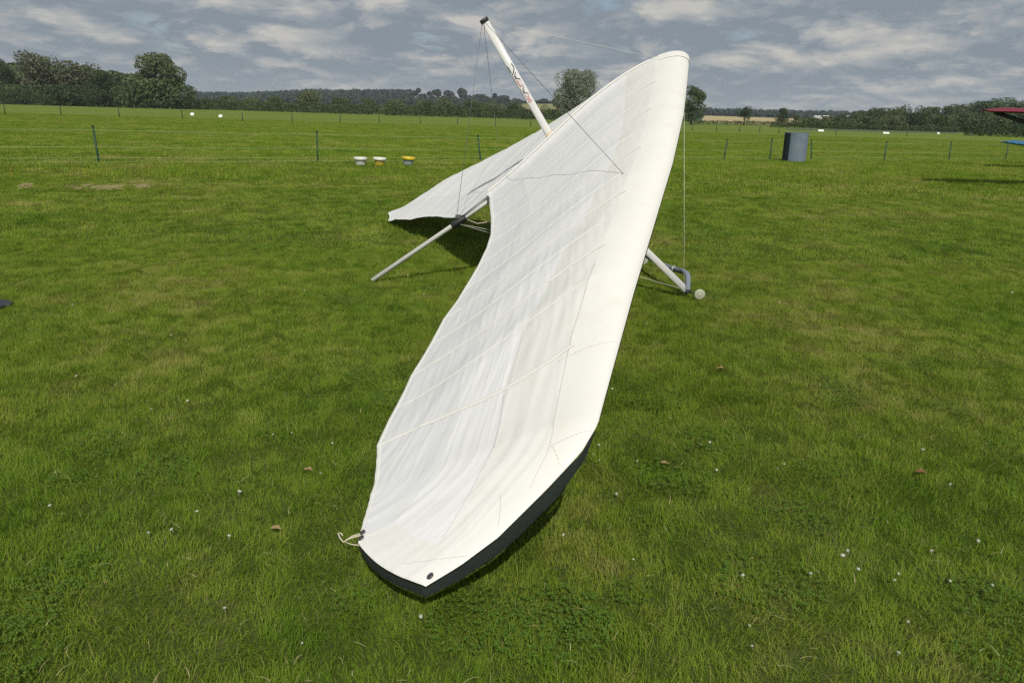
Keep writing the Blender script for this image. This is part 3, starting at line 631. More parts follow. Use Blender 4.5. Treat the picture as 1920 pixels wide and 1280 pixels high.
# ------------------------------------------------------------------ two parked aircraft, mostly beyond the right edge
M['red_wing'] = simple('red_wing_fabric', (0.17, 0.012, 0.030), 0.5); M['blue_wing'] = simple('blue_wing_paint', (0.02, 0.12, 0.24), 0.4)
M['dark_tube'] = simple('dark_strut', (0.03, 0.035, 0.03), 0.5); M['tyre'] = simple('rubber_tyre', (0.02, 0.02, 0.02), 0.8); M['glass'] = simple('dark_canopy', (0.03, 0.04, 0.05), 0.1)
def wing_mb(tip, root, ch, th, back):
    """airfoil slab from tip to root; back = chord direction"""
    mb = MB(); tip = Vector(tip); root = Vector(root); back = Vector(back).normalized(); prof = [(0, 0), (.03, .35), (.12, .75), (.3, 1), (.6, .7), (1, .06), (.6, -.15), (.3, -.25), (.1, -.22)]
    st = [(0, .35, .3), (.03, .8, .7), (.08, 1, 1), (1, 1, 1)]; v = []
    for t_, c_, h_ in st:
        p = tip.lerp(root, t_)
        for a, z in prof: v.append(p + back * (ch * ((a - .3) * c_)) + Vector((0, 0, z * th * h_)))
    n = len(prof); f = [(i * n + j, i * n + (j + 1) % n, (i + 1) * n + (j + 1) % n, (i + 1) * n + j) for i in range(len(st) - 1) for j in range(n)]
    f.append(tuple(range(n))); f.append(tuple((len(st) - 1) * n + j for j in reversed(range(n)))); return mb.add(v, f)
def wheel(parent, c, r, axis=(1, 0, 0)):
    c = Vector(c); a = Vector(axis).normalized()
    w = MB().lathe(c - a * r * .25, [(r * .6, 0), (r * .92, 0), (r, r * .12), (r, r * .38), (r * .92, r * .5), (r * .6, r * .5)], 18, a).build('wheel', M['tyre'], parent)
    MB().lathe(c - a * r * .28, [(r * .1, 0), (r * .58, .02 * r), (r * .58, r * .54), (r * .1, r * .56)], 14, a).build('hub', M['alu'], w)
# red high wing machine
tipR = at(1848, 208.5, 20.6); cR = tipR + Vector((6.6, 0.9, -0.02))
R = empty('light_aircraft', (cR.x, cR.y, 0)); tag(R, 'red winged light aircraft reaching in from the right edge', 'aircraft')
wing_mb(tipR, cR, 1.25, 0.11, (0.05, 1, 0)).build('wing', M['red_wing'], R)
wing_mb(cR * 2 - tipR, cR, 1.25, 0.11, (-0.05, 1, 0)).build('wing', M['red_wing'], R)
for q in (-1, 1):
    MB().tube([cR + (tipR - cR) * (0.955 * q) + Vector((0, 0, -.02)), cR + Vector((-.35 * q, 0.1, -1.45))], 0.045, 7).build('strut', M['dark_tube'], R)
    MB().tube([cR + (tipR - cR) * (0.90 * q) + Vector((0, .6, -.02)), cR + Vector((-.35 * q, 0.2, -1.45))], 0.04, 7).build('strut', M['dark_tube'], R)
    wheel(R, (cR.x + .8 * q, cR.y + .2, .22), .22); MB().tube([(cR.x + .25 * q, cR.y + .2, .75), (cR.x + .78 * q, cR.y + .2, .22)], .03, 6).build('wheel_leg', M['dark_tube'], R)
MB().lathe((cR.x, cR.y - 1.7, cR.z - .95), [(.12, 0), (.42, .2), (.48, .9), (.46, 1.8), (.34, 2.8), (.16, 4.6), (.08, 5.2)], 16, (0, 1, 0)).build('fuselage', M['red_wing'], R)
MB().lathe((cR.x, cR.y - .5, cR.z - .62), [(.1, 0), (.34, .3), (.36, .9), (.1, 1.4)], 14, (0, 1, 0)).build('canopy', M['glass'], R)
MB().box((cR.x, cR.y + 3.3, cR.z - .6), (.05, .7, .9)).build('fin', M['red_wing'], R, False); wing_mb((cR.x - 1.2, cR.y + 3.2, cR.z - .95), (cR.x + 1.2, cR.y + 3.2, cR.z - .95), .6, .06, (0, 1, 0)).build('tailplane', M['red_wing'], R)
MB().box((cR.x, cR.y - 1.75, cR.z - .95), (1.5, .03, .12)).build('propeller', M['black'], R, False)
# blue low wing machine
tipB = at(1887, 267.5, 31.0); cB = tipB + Vector((4.2, 0.6, -0.42))
B = empty('light_aircraft', (cB.x, cB.y, 0)); tag(B, 'blue winged light aircraft behind the last fence post, mostly beyond the right edge', 'aircraft')
wing_mb(tipB, cB, 1.3, 0.14, (0.05, 1, 0)).build('wing', M['blue_wing'], B)
wing_mb((2 * cB.x - tipB.x, tipB.y, tipB.z), cB, 1.3, 0.14, (-0.05, 1, 0)).build('wing', M['blue_wing'], B)
MB().lathe((cB.x, cB.y - 1.9, cB.z + .25), [(.12, 0), (.40, .25), (.46, 1.2), (.44, 2.4), (.3, 3.6), (.12, 5.4)], 16, (0, 1, 0)).build('fuselage', M['blue_wing'], B)
MB().lathe((cB.x, cB.y - .4, cB.z + .6), [(.08, 0), (.3, .35), (.3, 1.0), (.08, 1.5)], 14, (0, 1, 0)).build('canopy', M['glass'], B)
MB().box((cB.x, cB.y + 3.2, cB.z + .75), (.05, .7, .9)).build('fin', M['blue_wing'], B, False); wing_mb((cB.x - 1.2, cB.y + 3.1, cB.z + .4), (cB.x + 1.2, cB.y + 3.1, cB.z + .4), .6, .06, (0, 1, 0)).build('tailplane', M['blue_wing'], B)
for q in (-1, 1): wheel(B, (cB.x + .9 * q, cB.y, .2), .2); MB().tube([(cB.x + .9 * q, cB.y, .2), (cB.x + .9 * q, cB.y, cB.z)], .04, 6).build('wheel_leg', M['dark_tube'], B)
MB().box((cB.x, cB.y - 1.95, cB.z + .25), (1.5, .03, .12)).build('propeller', M['black'], B, False)

# ------------------------------------------------------------------ the hang glider
GN_ = np.array([1.59716, 7.47149, 2.15881]); GU = np.array([0.811896, 0.140648, 0.566606]); GV = np.array([0.163775, -0.986445, 0.010190]); GW = np.array([-0.560359, -0.084522, 0.823926])
def gw(p):
    p = np.asarray(p, float); return GN_ + p[..., 0:1] * GU + p[..., 1:2] * GV + p[..., 2:3] * GW
def gv(x, y, z): return Vector(gw(np.array([x, y, z])))
ROOT = Vector((0.3, 7.1, 0.0))
G = empty('hang_glider', ROOT); tag(G, 'white hang glider resting on its control frame and keel, one wing tip towards the camera', 'hang glider')
LEP = np.array([(0, 0, 0), (-2.60, 4.565, -.195), (-2.684, 4.725, -.196), (-2.783, 4.805, -.208), (-2.946, 4.862, -.221), (-3.159, 4.956, -.217), (-3.30, 5.01, -.194), (-3.418, 5.042, -.168)])
TEP = np.array([(-2.301, 0, 0), (-2.32, .228, -.005), (-2.368, .513, -.012), (-2.441, 1.04, -.024), (-2.529, 1.529, -.035), (-2.616, 1.816, -.042), (-2.742, 2.126, -.049), (-2.833, 2.306, -.053), (-2.971, 2.562, -.059), (-3.086, 2.734, -.063), (-3.274, 3.135, -.072), (-3.355, 3.307, -.076), (-3.517, 3.69, -.085), (-3.573, 3.889, -.089), (-3.576, 3.97, -.091), (-3.592, 4.24, -.088), (-3.618, 4.51, -.078), (-3.625, 4.698, -.070)])
LA = np.r_[0, np.cumsum(np.linalg.norm(np.diff(LEP, axis=0), axis=1))]; YT, Y0 = 4.698, 3.9; L0 = np.interp(Y0, LEP[:, 1], LA)
def ip(x, X, P): return np.stack([np.interp(x, X, P[:, i]) for i in range(3)], -1)
def edges(v, sgn):
    y = v * YT; la = np.where(y < Y0, y / Y0 * L0, L0 + (y - Y0) / (YT - Y0) * (LA[-1] - L0))
    le = ip(la, LA, LEP); te = ip(y, TEP[:, 1], TEP)
    fw = 0.105 if sgn > 0 else 0.03
    bb = np.array([0.0] + BATT + [1.0]); kk = np.clip(np.searchsorted(bb, v) - 1, 0, len(bb) - 2); te[..., 0] += 0.014 * np.clip((v - .45) * 4, 0, 1) * np.sin(PI * np.clip((v - bb[kk]) / (bb[kk + 1] - bb[kk]), 0, 1))
    le[..., 0] += fw * np.clip(y / 1.7, 0, 1) ** 0.8 * np.clip((4.75 - y) / 2.2, 0, 1)
    if sgn < 0:
        le[..., 2] += -0.07 * np.sin(np.clip(y / 4.7, 0, 1) * PI) + 0.03 * np.clip((y - 3.5) / 1.2, 0, 1); te[..., 2] += 0.01 * np.clip((y - 3.0) / 1.6, 0, 1)
        D = np.interp(y, [0, .2, .5, 1, 1.5, 2, 3, 3.4], [.6, .7, .85, 1, 1, .8, .25, 0]); te[..., 0] -= 0.28 * D; te[..., 2] -= 0.12 * D
        te[..., 0] += 0.10 * np.clip((y - 3.6) / 1.0, 0, 1)
    return y, le, te
BATT = [0.145, 0.292, 0.447, 0.582, 0.703, 0.829]
def wrinkle(v, s, ch):
    X = v * YT; Yc = s * ch; out = np.zeros_like(v); F = out.ravel(); Xr = X.ravel(); Yr = Yc.ravel(); vr = v.ravel(); sr = s.ravel()
    for i in range(len(F)):
        x, y = float(Xr[i]), float(Yr[i]); 
        if sr[i] < 0.06: continue
        rg_ = 1 - abs(mnoise.noise((x * 0.9 + 2.0, (y + 0.42 * x) * 9.0, 21.0))); rg2 = 1 - abs(mnoise.noise((x * 1.3, (y + 0.30 * x) * 17.0, 33.0)))
        w = 0.0042 * rg_ ** 5 * max(0.0, mnoise.noise((x * 0.9, y * 1.8, 40.0)) + .35) + 0.0022 * rg2 ** 5 + 0.0030 * mnoise.noise((x * 1.1 + y * 1.3, (y - 0.32 * x) * 11.0, 3.0)) + 0.0022 * mnoise.noise((x * 2.2, (y + 0.25 * x) * 24.0, 9.0)) + 0.0035 * mnoise.noise((x * 0.8, y * 2.6, 5.0))
        F[i] = 0.62 * w * min(1.0, (sr[i] - 0.06) * 9) * (0.45 + 0.85 * min(1, max(0, (vr[i] - 0.35) * 2)))
    return out
def sail(v, s, sgn=1.0, wr=True, low=False):
    v = np.asarray(v, float); s = np.asarray(s, float); y, le, te = edges(v, sgn); ch = np.linalg.norm(te - le, axis=-1)
    tp = np.clip((v - .8) / .2, 0, 1); A = ch * (.088 * (1 - tp) + .03 * tp)
    p = le + (te - le) * s[..., None]
    if low:
        p[..., 2] += -0.06 * np.sqrt(np.clip(s, 0, 1)) * np.clip(1 - s / 0.6, 0, 1) * (1 - 0.75 * tp) * 1.6 - 0.004 + 0.012 * np.clip(s / .6, 0, 1) * (1 - tp)
    else:
        p[..., 2] += A * 3.08 * np.sqrt(np.clip(s, 0, 1)) * np.clip(1 - s, 0, 1) ** 1.5 + .035 * np.exp(-(y / .11) ** 2) * np.clip((s - .15) / .3, 0, 1)
        b = np.array([0.0] + BATT + [1.0]); k = np.clip(np.searchsorted(b, v) - 1, 0, len(b) - 2); f = (v - b[k]) / (b[k + 1] - b[k])
        p[..., 2] -= 0.010 * np.sin(np.clip(f, 0, 1) * PI) ** 2 * np.sin(np.clip(s, 0, 1) * PI) * (v < .985)
        if wr: p[..., 2] += wrinkle(v, s, ch)
        tb = np.clip((v - .95) / .05, 0, 1) * 4 * s * (1 - s) * 0.03; p[..., 0] -= tb * 0.5; p[..., 1] += tb * 0.85
    p[..., 1] *= sgn
    return p
def s_le(v): ch = np.linalg.norm(edges(v, 1)[2] - edges(v, 1)[1], axis=-1); return np.where(v < .86, .27 - .08 * v, np.interp(v, [.86, .92, .955, 1], [.20, .15, .03, .012])) / ch
def s_b(v): return np.maximum(np.interp(v, [0, .5, .617, .784, .865, .905, .937, .977, 1], [.26, .27, .281, .361, .42, .40, .398, .30, .22]), s_le(v) + .04)
def s_a(v): return np.interp(v, [0, .2, .393, .52, .654, .774, .872, .94, 1], [.83, .81, .772, .735, .69, .65, .635, .70, .80])
def patch(name, mat, v0, v1, f0, f1, nv, ns, parent, sgn, lift=0.0, kind='top', pw=1.0):
    v = np.linspace(v0, v1, nv)[:, None] * np.ones(ns); t_ = (np.linspace(0, 1, ns) ** pw)[None, :]; s0 = f0(v); s1 = f1(v); s = s0 + (s1 - s0) * t_
    p = sail(v, s, sgn, low=(kind == 'low')); p[..., 2] += lift
    f = [(i * ns + j, i * ns + j + 1, (i + 1) * ns + j + 1, (i + 1) * ns + j) for i in range(nv - 1) for j in range(ns - 1)]
    if sgn < 0: f = [q[::-1] for q in f]
    return build(name, gw(p).reshape(-1, 3), f, mat, parent)
c0_ = lambda k: (lambda v: np.full_like(v, k))
def ribbon(pts_v, pts_s, w, sgn, lift):
    """flat ribbon along (v, s) points on the sail"""
    P = sail(np.array(pts_v), np.array(pts_s), sgn); d = np.gradient(P, axis=0); d[:, 2] = 0; d /= np.linalg.norm(d, axis=1)[:, None] + 1e-9
    n_ = np.stack([-d[:, 1], d[:, 0], 0 * d[:, 0]], 1); up = np.array([0, 0, lift]); n = len(P)
    V = np.concatenate([P - n_ * w / 2 + up * .05, P - n_ * w / 4 + up, P + n_ * w / 4 + up, P + n_ * w / 2 + up * .05])
    return gw(V), [(k * n + i, k * n + i + 1, (k + 1) * n + i + 1, (k + 1) * n + i) for k in range(3) for i in range(n - 1)]
for sgn in (1, -1):
    q = 1 if sgn > 0 else 0.5; NV = int(300 * q)
    le_ = patch('leading_edge_panel', M['sail_le'], 0.0, 1, c0_(0.0), s_le, NV, 22, G, sgn, pw=2.0)
    fr = patch('front_panel', M['sail_front'], 0.0, .872, s_le, s_b, int(NV * .87), int(44 * q) + 6, G, sgn)
    tp_ = patch('tip_panel', M['sail_tip'], .872, 1, s_le, s_b, int(70 * q), 44, G, sgn)
    md_ = patch('middle_panel', M['sail_mid'], 0.0, 1, s_b, s_a, NV, int(84 * q), G, sgn)
    re_ = patch('trailing_panel', M['sail_rear'], 0.0, 1, s_a, c0_(1.0), NV, int(56 * q), G, sgn)
    patch('lower_surface', M['under'], 0.0, .965, c0_(0.0), c0_(0.55), 80, 22, G, sgn, 0.0, 'low', pw=2.0)
    # batten pockets, chordwise
    for b in BATT:
        ss = np.linspace(float(s_le(np.array([b + .03]))[0]) - .012, 0.995, 46); vv = b + .045 * np.sin(PI * (.8 * ss + .2)); V, F = ribbon(vv, ss, 0.034, sgn, 0.0026)
        build('batten_pocket', V, F, M['tape'], G)
    for b0_, b1_ in zip([0.03] + BATT[:-1], BATT):
        b = (b0_ + b1_) / 2; ss = np.linspace(float(s_le(np.array([b + .03]))[0]) + .01, 0.985, 46); vv = np.minimum(b + .045 * np.sin(PI * (.8 * ss + .2)), .985); V, F = ribbon(vv, ss, 0.016, sgn, 0.0022)
        build('panel_seam', V, F, M['tape'], G)
    # hem along the trailing edge, seams along the panels
    vv = np.linspace(0.012, 0.99, 160); V, F = ribbon(vv, np.full(160, .990), 0.019, sgn, 0.0016); build('trailing_hem', V, F, M['tape'], G)
    # crease over the keel
    if sgn > 0:
        ss = np.linspace(.15, .995, 70); V, F = ribbon(np.full(70, .010), ss, .05, sgn, .010); build('keel_pocket', V, F, M['tape'], G)
    # stitching
    V_ = []; F_ = []
    def stitch(pv, ps, step=0.009, ln=0.0062, wd=0.0017):
        P = sail(np.array(pv), np.array(ps), sgn); P[:, 2] += 0.0022; W_ = gw(P); L_ = np.r_[0, np.cumsum(np.linalg.norm(np.diff(W_, axis=0), axis=1))]
        k = 0
        for d in np.arange(0, L_[-1], step):
            a = ip(d, L_, W_); b_ = ip(min(L_[-1], d + 0.004), L_, W_); t_ = b_ - a; t_ /= np.linalg.norm(t_) + 1e-9; c_ = np.cross(GW, t_); zz = 0.75 if k % 2 else -0.75; k += 1
            e = t_ * math.cos(zz) + c_ * math.sin(zz); h_ = np.cross(GW, e); o_ = len(V_)
            V_.extend([a - e * ln / 2 - h_ * wd / 2, a + e * ln / 2 - h_ * wd / 2, a + e * ln / 2 + h_ * wd / 2, a - e * ln / 2 + h_ * wd / 2]); F_.append((o_, o_ + 1, o_ + 2, o_ + 3))
    if sgn > 0:
        v_ = np.linspace(.775, .952, 80); stitch(v_, s_le(v_) + .004)
        s_ = np.linspace(0.004, .2, 30); stitch(np.full(30, .872) + .02 * s_, s_)
        s_ = np.linspace(0.003, .11, 24); stitch(np.full(24, .925) + .06 * s_, s_)
        s_ = np.linspace(.11, .01, 20); stitch(np.linspace(.932, .942, 20), s_)
        v_ = np.linspace(.88, .977, 60); stitch(v_, s_b(v_) + .004)
        s_ = np.linspace(.02, .37, 40); stitch(np.linspace(.984, .994, 40), s_)
        stitch(np.linspace(.955, .97, 16), np.linspace(.17, .03, 16))
        build('stitching', np.array(V_), F_, M['thread'], G, False)['kind'] = 'stuff'
        vp = np.linspace(0.006, .99, 40)
        vin = np.interp(vp, [0, .1, .27, .485, .753, .89, 1], [.988, .986, .981, .979, .969, .982, .986]); nn = 8
        vg = vin[:, None] + (0.9995 - vin[:, None]) * np.linspace(0, 1, nn)[None]; sg_ = vp[:, None] * np.ones(nn)
        P = sail(vg, sg_, 1); P[..., 2] += .0016
        build('tip_patch', gw(P).reshape(-1, 3), [(i * nn + j, (i + 1) * nn + j, (i + 1) * nn + j + 1, i * nn + j + 1) for i in range(39) for j in range(nn - 1)], M['sail_tip'], G)
        for v1_, s1_ in ((.992, .965), (.985, .972), (.996, .045)):
            P = Vector(gw(sail(np.array([v1_]), np.array([s1_]), 1))[0]); MB().lathe(P + Vector(GW) * .004, [(.006, 0), (.013, .001), (.013, .004), (.007, .005)], 12, GW).build('grommet', M['grommet'], G)
# tie cords at the near tip
cpt = Vector(gw(sail(np.array([.99]), np.array([.99]), 1))[0])
def cord(pts, r_): MB().tube([cpt + Vector(p_) * .72 for p_ in pts], r_, 6).build('tie_cord', M['cord'], G)
cord([(0, 0, .006), (-.05, .0, -.012), (-.088, -.01, -.03), (-.115, .03, -.03), (-.13, .055, -.022), (-.118, .066, -.026), (-.104, .05, -.03)], .0026)
cord([(.004, .02, .006), (-.045, .012, -.008), (-.086, -.006, -.03), (-.04, -.03, -.03), (0.0, -.045, -.024)], .0022)
# dark lower cloth of the tip, seen below the white edge
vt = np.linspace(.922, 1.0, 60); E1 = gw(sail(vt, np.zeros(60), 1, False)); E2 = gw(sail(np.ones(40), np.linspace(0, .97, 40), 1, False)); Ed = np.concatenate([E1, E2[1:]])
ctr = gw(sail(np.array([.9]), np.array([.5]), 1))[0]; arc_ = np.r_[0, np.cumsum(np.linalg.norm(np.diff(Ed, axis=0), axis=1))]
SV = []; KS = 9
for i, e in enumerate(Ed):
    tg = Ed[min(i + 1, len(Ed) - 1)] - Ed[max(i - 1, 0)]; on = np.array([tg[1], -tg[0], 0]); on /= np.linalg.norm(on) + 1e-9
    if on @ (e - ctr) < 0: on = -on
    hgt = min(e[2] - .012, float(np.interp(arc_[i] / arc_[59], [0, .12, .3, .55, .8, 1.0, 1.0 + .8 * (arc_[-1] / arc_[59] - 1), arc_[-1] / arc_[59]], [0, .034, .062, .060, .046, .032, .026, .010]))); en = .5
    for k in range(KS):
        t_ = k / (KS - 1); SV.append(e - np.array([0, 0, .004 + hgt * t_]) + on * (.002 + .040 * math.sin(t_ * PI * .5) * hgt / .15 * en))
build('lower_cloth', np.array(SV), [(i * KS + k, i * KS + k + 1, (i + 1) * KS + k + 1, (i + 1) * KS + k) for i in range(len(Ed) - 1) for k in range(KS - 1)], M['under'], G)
# nose cover over the apex
nv = []; nf = []; na, nb = 15, 14
for i in range(na):
    yy = (i / (na - 1) * 2 - 1) * 0.20; sg = 1 if yy >= 0 else -1
    for j in range(nb):
        s_ = -0.25 + 1.25 * j / (nb - 1)
        if s_ >= 0: P = sail(np.array([abs(yy) / YT]), np.array([s_ ** 2 * 0.11]), sg, False)[0] + np.array([.006 * (1 - s_), 0, .0035])
        else: P = sail(np.array([abs(yy) / YT]), np.array([(s_) ** 2 * .3]), sg, False, True)[0] + np.array([.006, 0, -.004])
        nv.append(gw(P)); 
nf = [(i * nb + j, i * nb + j + 1, (i + 1) * nb + j + 1, (i + 1) * nb + j) for i in range(na - 1) for j in range(nb - 1)]
build('nose_cover', np.array(nv), nf, M['sail_le'], G)
# frame tubes
MB().tube([gv(-.05, 0, -.06), gv(-3.688, 0, -.055)], 0.0225, 14).build('keel_tube', M['alu'], G)
for sgn in (1, -1):
    P = [(-.10, .03, -.03), (-1.22, 2.03, -.10), (-2.33, 3.98, -.18)]
    if sgn < 0: P = [(a, b, c - .05 * (i == 1) + .03 * (i == 2)) for i, (a, b, c) in enumerate(P)]
    MB().tube([gv(a, b * sgn, c) for a, b, c in P], 0.022, 10).build('leading_edge_tube', M['alu'], G)
    MB().tube([gv(-1.62, 0.03 * sgn, -.02), gv(-1.42, 2.40 * sgn, -.13)], 0.024, 10).build('crossbar', M['alu'], G)
    MB().tube([gv(-1.595, 0.03 * sgn, -.09), gv(-1.287, .775 * sgn, -1.645)], [0.032, 0.032], 16, ell=(GU, 0.5)).build('downtube', M['white_tube'], G)
    f_ = gv(-1.287, .781 * sgn, -1.658); dd = (f_ - gv(-1.595, 0.03 * sgn, -.09)).normalized()
    MB().tube([f_ - dd * .015, f_ + dd * .02], 0.030, 12, ell=(GU, 0.55)).build('corner_fitting', M['black'], G)
    cpos = f_ + Vector((0.108 if sgn > 0 else .11, -0.04 * sgn, -0.01)); cpos.z = 0.054
    wh = MB().lathe(cpos - Vector((0, .016, 0)), [(.040, 0), (.048, .003), (.052, .012), (.052, .022), (.048, .031), (.040, .034)], 26, (-.12, 1, .06)).build('wheel', M['wheel'], G)
    MB().lathe(cpos - Vector((0, .019, 0)), [(.004, 0), (.012, .001), (.016, .006), (.043, .008), (.043, .032), (.01, .038)], 20, (-.12, 1, .06)).build('hub', M['wheel'], wh)
    MB().tube([f_, cpos], 0.008, 8).build('axle', M['black'], G)
    ww = Vector(gw(sail(np.array([.561]), np.array([.167]), sgn))[0])
    kt = gv(-1.488, 0, 1.305)
    MB().tube([kt, ww], 0.0022, 5).build('side_wire', M['wire'], G)
    MB().tube([gv(-.10, 0.02 * sgn, -.07), f_ - dd * .04], 0.0024, 5).build('nose_wire', M['wire_pale'], G)
    MB().tube([gv(-2.68, 0.02 * sgn, -.085), f_ - dd * .02], 0.0024, 5).build('rear_wire', M['wire_pale'], G)
# base bar with its forward bend
Fn = gv(-1.287, .781, -1.658); Ff = gv(-1.287, -.781, -1.658); mid = (Fn + Ff) / 2; fwd = Vector((GU[0], GU[1], 0)).normalized()
a1 = at(1289.5, 520, 6.72); a2 = at(1284, 510.5, 6.80); a3 = at(1263, 504, 7.02); a4 = at(1246, 498, 7.2)
lat = (Ff - Fn).normalized()
def mir(p): d = (p - mid).dot(lat); return p - lat * 2 * d
path = [Fn + Vector((0, 0, .01)), a1, a2, a3, a4]; full = path + [mir(p) for p in reversed(path)]
sm = []
for i in range(len(full) - 1):
    p0, p1, p2, p3 = full[max(i - 1, 0)], full[i], full[i + 1], full[min(i + 2, len(full) - 1)]
    for k in range(6):
        t_ = k / 6; sm.append(0.5 * ((2 * p1) + (p2 - p0) * t_ + (2 * p0 - 5 * p1 + 4 * p2 - p3) * t_ ** 2 + (3 * p1 - p0 - 3 * p2 + p3) * t_ ** 3))
sm.append(full[-1])
MB().tube(sm, 0.026, 12).build('base_bar', M['pad'], G)
MB().tube([a3.lerp(a2, .12), a3.lerp(a2, -.02), ], 0.0285, 12).build('bar_band', M['white_tube'], G)
# kingpost
kt = gv(-1.488, 0, 1.312) + Vector((.020, 0, -.016)); kb = gv(-1.516, 0, 0.060) + Vector((.020, 0, -.016)); KA, KB_ = 0.036, 0.017
kp = MB().tube([kb, kb.lerp(kt, .05), kb.lerp(kt, .5), kt], [KA * .95, KA, KA, KA * .96], 22, ell=(GU, KB_ / KA)).build('kingpost', M['white_tube'], G)
MB().tube([kb - Vector(GW) * .04, kb.lerp(kt, .10)], KA * 1.05, 18, ell=(GU, .5)).build('post_sleeve', M['stain'], kp)
MB().tube([kt - (kt - kb).normalized() * .006, kt + (kt - kb).normalized() * .028], KA * 1.12, 18, ell=(GU, .56)).build('top_cap', M['black'], kp)
ka = (kb - kt).normalized(); ku = Vector(GU); ku = (ku - ka * ku.dot(ka)).normalized(); kn = Vector(GV); LK = (kb - kt).length
def onpost(a, b): # a metres below the top, b metres towards the nose, wrapped on the near face
    z_ = KB_ * math.sqrt(max(0.02, 1 - (b / KA) ** 2)); return kt + ka * a + ku * b + kn * (z_ + .0012)
def stroke(pts, w, x0, sx, sy, y0=0.0):
    mb = MB(); P = [(x0 + x * sx, y0 + y * sy) for x, y in pts]
    for (xa, ya), (xb, yb) in zip(P, P[1:]):
        l = math.hypot(xb - xa, yb - ya); nx, ny = -(yb - ya) / l * w / 2, (xb - xa) / l * w / 2; K_ = 4
        v = []
        for k in range(K_ + 1):
            t_ = k / K_; x, y = xa + (xb - xa) * t_, ya + (yb - ya) * t_; v += [onpost(x - nx, y - ny), onpost(x + nx, y + ny)]
        mb.add(v, [(2 * k, 2 * k + 2, 2 * k + 3, 2 * k + 1) for k in range(K_)])
    return mb
WP = [(0, .95), (.40, .10), (.52, .50), (.63, .04), (1.0, 1.22)]
LH = 0.036; y_ = -0.020
stroke([(0, 1.02), (.35, 1.10), (.56, 1.0), (.66, .80), (1.0, -.12)], 0.0085, LK * .338, 0.092, LH, y_).build('emblem', M['ink_black'], kp, False)
stroke([(.04, -.10), (.78, -.06)], 0.006, LK * .338, 0.092, LH, y_ - .003).build('emblem', M['ink_black'], kp, False)
def word(txt, x0, size, mat, yb, sx=1.0):
    cu = bpy.data.curves.new('text', 'FONT'); cu.body = txt; cu.size = size; cu.shear = 0.25; cu.offset = size * 0.018; cu.resolution_u = 3; cu.space_character = 1.02
    to = bpy.data.objects.new('text', cu); COL.objects.link(to); dg = bpy.context.evaluated_depsgraph_get(); me = bpy.data.meshes.new_from_object(to.evaluated_get(dg))
    v = [onpost(x0 + p.co.x * sx, yb + p.co.y) for p in me.vertices]; f = [tuple(p.vertices) for p in me.polygons]; wdt = max(p.co.x for p in me.vertices) * sx
    COL.objects.unlink(to); bpy.data.objects.remove(to); bpy.data.meshes.remove(me)
    build('lettering', [tuple(x) for x in v], f, mat, kp, False); return wdt
x = LK * .405
xw = x
stroke(WP, 0.0075, x, 0.074, LH * .92, y_).build('lettering', M['ink_black'], kp, False); x += 0.066
x += word('ILLS', x, 0.045, M['ink_red'], y_ + .003, 0.90) + 0.006
xm = x
stroke(WP, 0.0075, x, 0.074, LH * .92, y_).build('lettering', M['ink_black'], kp, False); x += 0.070
word('ING', x, 0.045, M['ink_red'], y_ + .003, 1.0)
for j, (xa, n_, mt_) in enumerate(((xw + .012, 9, 'ink_red'), (xm - .008, 3, 'ink_black'), (xm + .03, 9, 'ink_red'))):   # the line of small print, too fine to read
    sp_ = MB()
    for k in range(n_):
        xx = xa + k * .0105; q_ = stroke([(0, 0), (1, 0)], 0.0022, xx, .0062 + .002 * (k % 2), 1.0, y_ - .0085); sp_.add(q_.v, q_.f)
    sp_.build('small_print', M[mt_], kp, False)
# wires of the kingpost
MB().tube([kt + Vector(GU) * .01, gv(-.30, 0, .19)], 0.0014, 5).build('top_nose_wire', M['wire_pale'], G)
MB().tube([kt - Vector(GU) * .03, gv(-2.69, 0, -.03)], 0.0022, 5).build('top_rear_wire', M['wire'], G)
ka0 = gv(-2.60, 0, -.057); ka1 = gv(-2.76, 0, -.057)
MB().tube([ka0, ka0.lerp(ka1, .1), ka0.lerp(ka1, .9), ka1], [.027, .034, .036, .028], 10).build('keel_clamp', M['black'], G)
MB().box(ka0.lerp(ka1, .35) + Vector(GW) * .045, (.05, .035, .03)).build('clamp_bracket', M['wire'], G, False)
cs = ka0 - Vector(GW) * .03
MB().tube([cs, cs + Vector((.10, -.04, -.03)), cs + Vector((.20, -.06, -.01)), cs + Vector((.28, -.06, .07)), cs + Vector((.32, -.04, .18))], 0.004, 6).build('slack_cord', M['cord'], G)
MB().tube([gv(-2.30, 0.02, -.01), gv(-2.45, .03, -.02), gv(-2.62, .03, -.03)], .006, 6).build('keel_line', M['wire'], G)

# ------------------------------------------------------------------ bits lying on the lawn
p = ground_at(-30, 578); q = ground_at(22, 576)
mb = MB(); d = q - p; L_ = d.length
prof = [(0, .16, .05), (.5, .13, .05), (.8, .09, .04), (1, .015, .02)]; v = []
for t_, w, h in prof:
    c_ = p.lerp(q, t_)
    for a in range(8): qq = 2 * PI * a / 8; v.append(c_ + Vector((0, math.cos(qq) * w, .012 + max(0, math.sin(qq)) * h)))
mb.add(v, [(i * 8 + j, i * 8 + (j + 1) % 8, (i + 1) * 8 + (j + 1) % 8, (i + 1) * 8 + j) for i in range(3) for j in range(8)] + [tuple(range(8)), tuple(24 + j for j in reversed(range(8)))])
tag(mb.build('cloth_bag', simple('dark_grey_cloth', (0.035, 0.04, 0.05), 0.8), None, True, origin=p), 'dark grey pointed end of a cloth bag lying on the grass at the left edge', 'bag')
fl = MB(); r = random.Random(4)
fl.lathe((0, 0, .03), [(.003, 0), (.009, .003), (.0115, .009), (.009, .016), (.003, .019)], 8); fl.tube([(0, 0, -.01), (0, 0, .031)], .0012, 4)
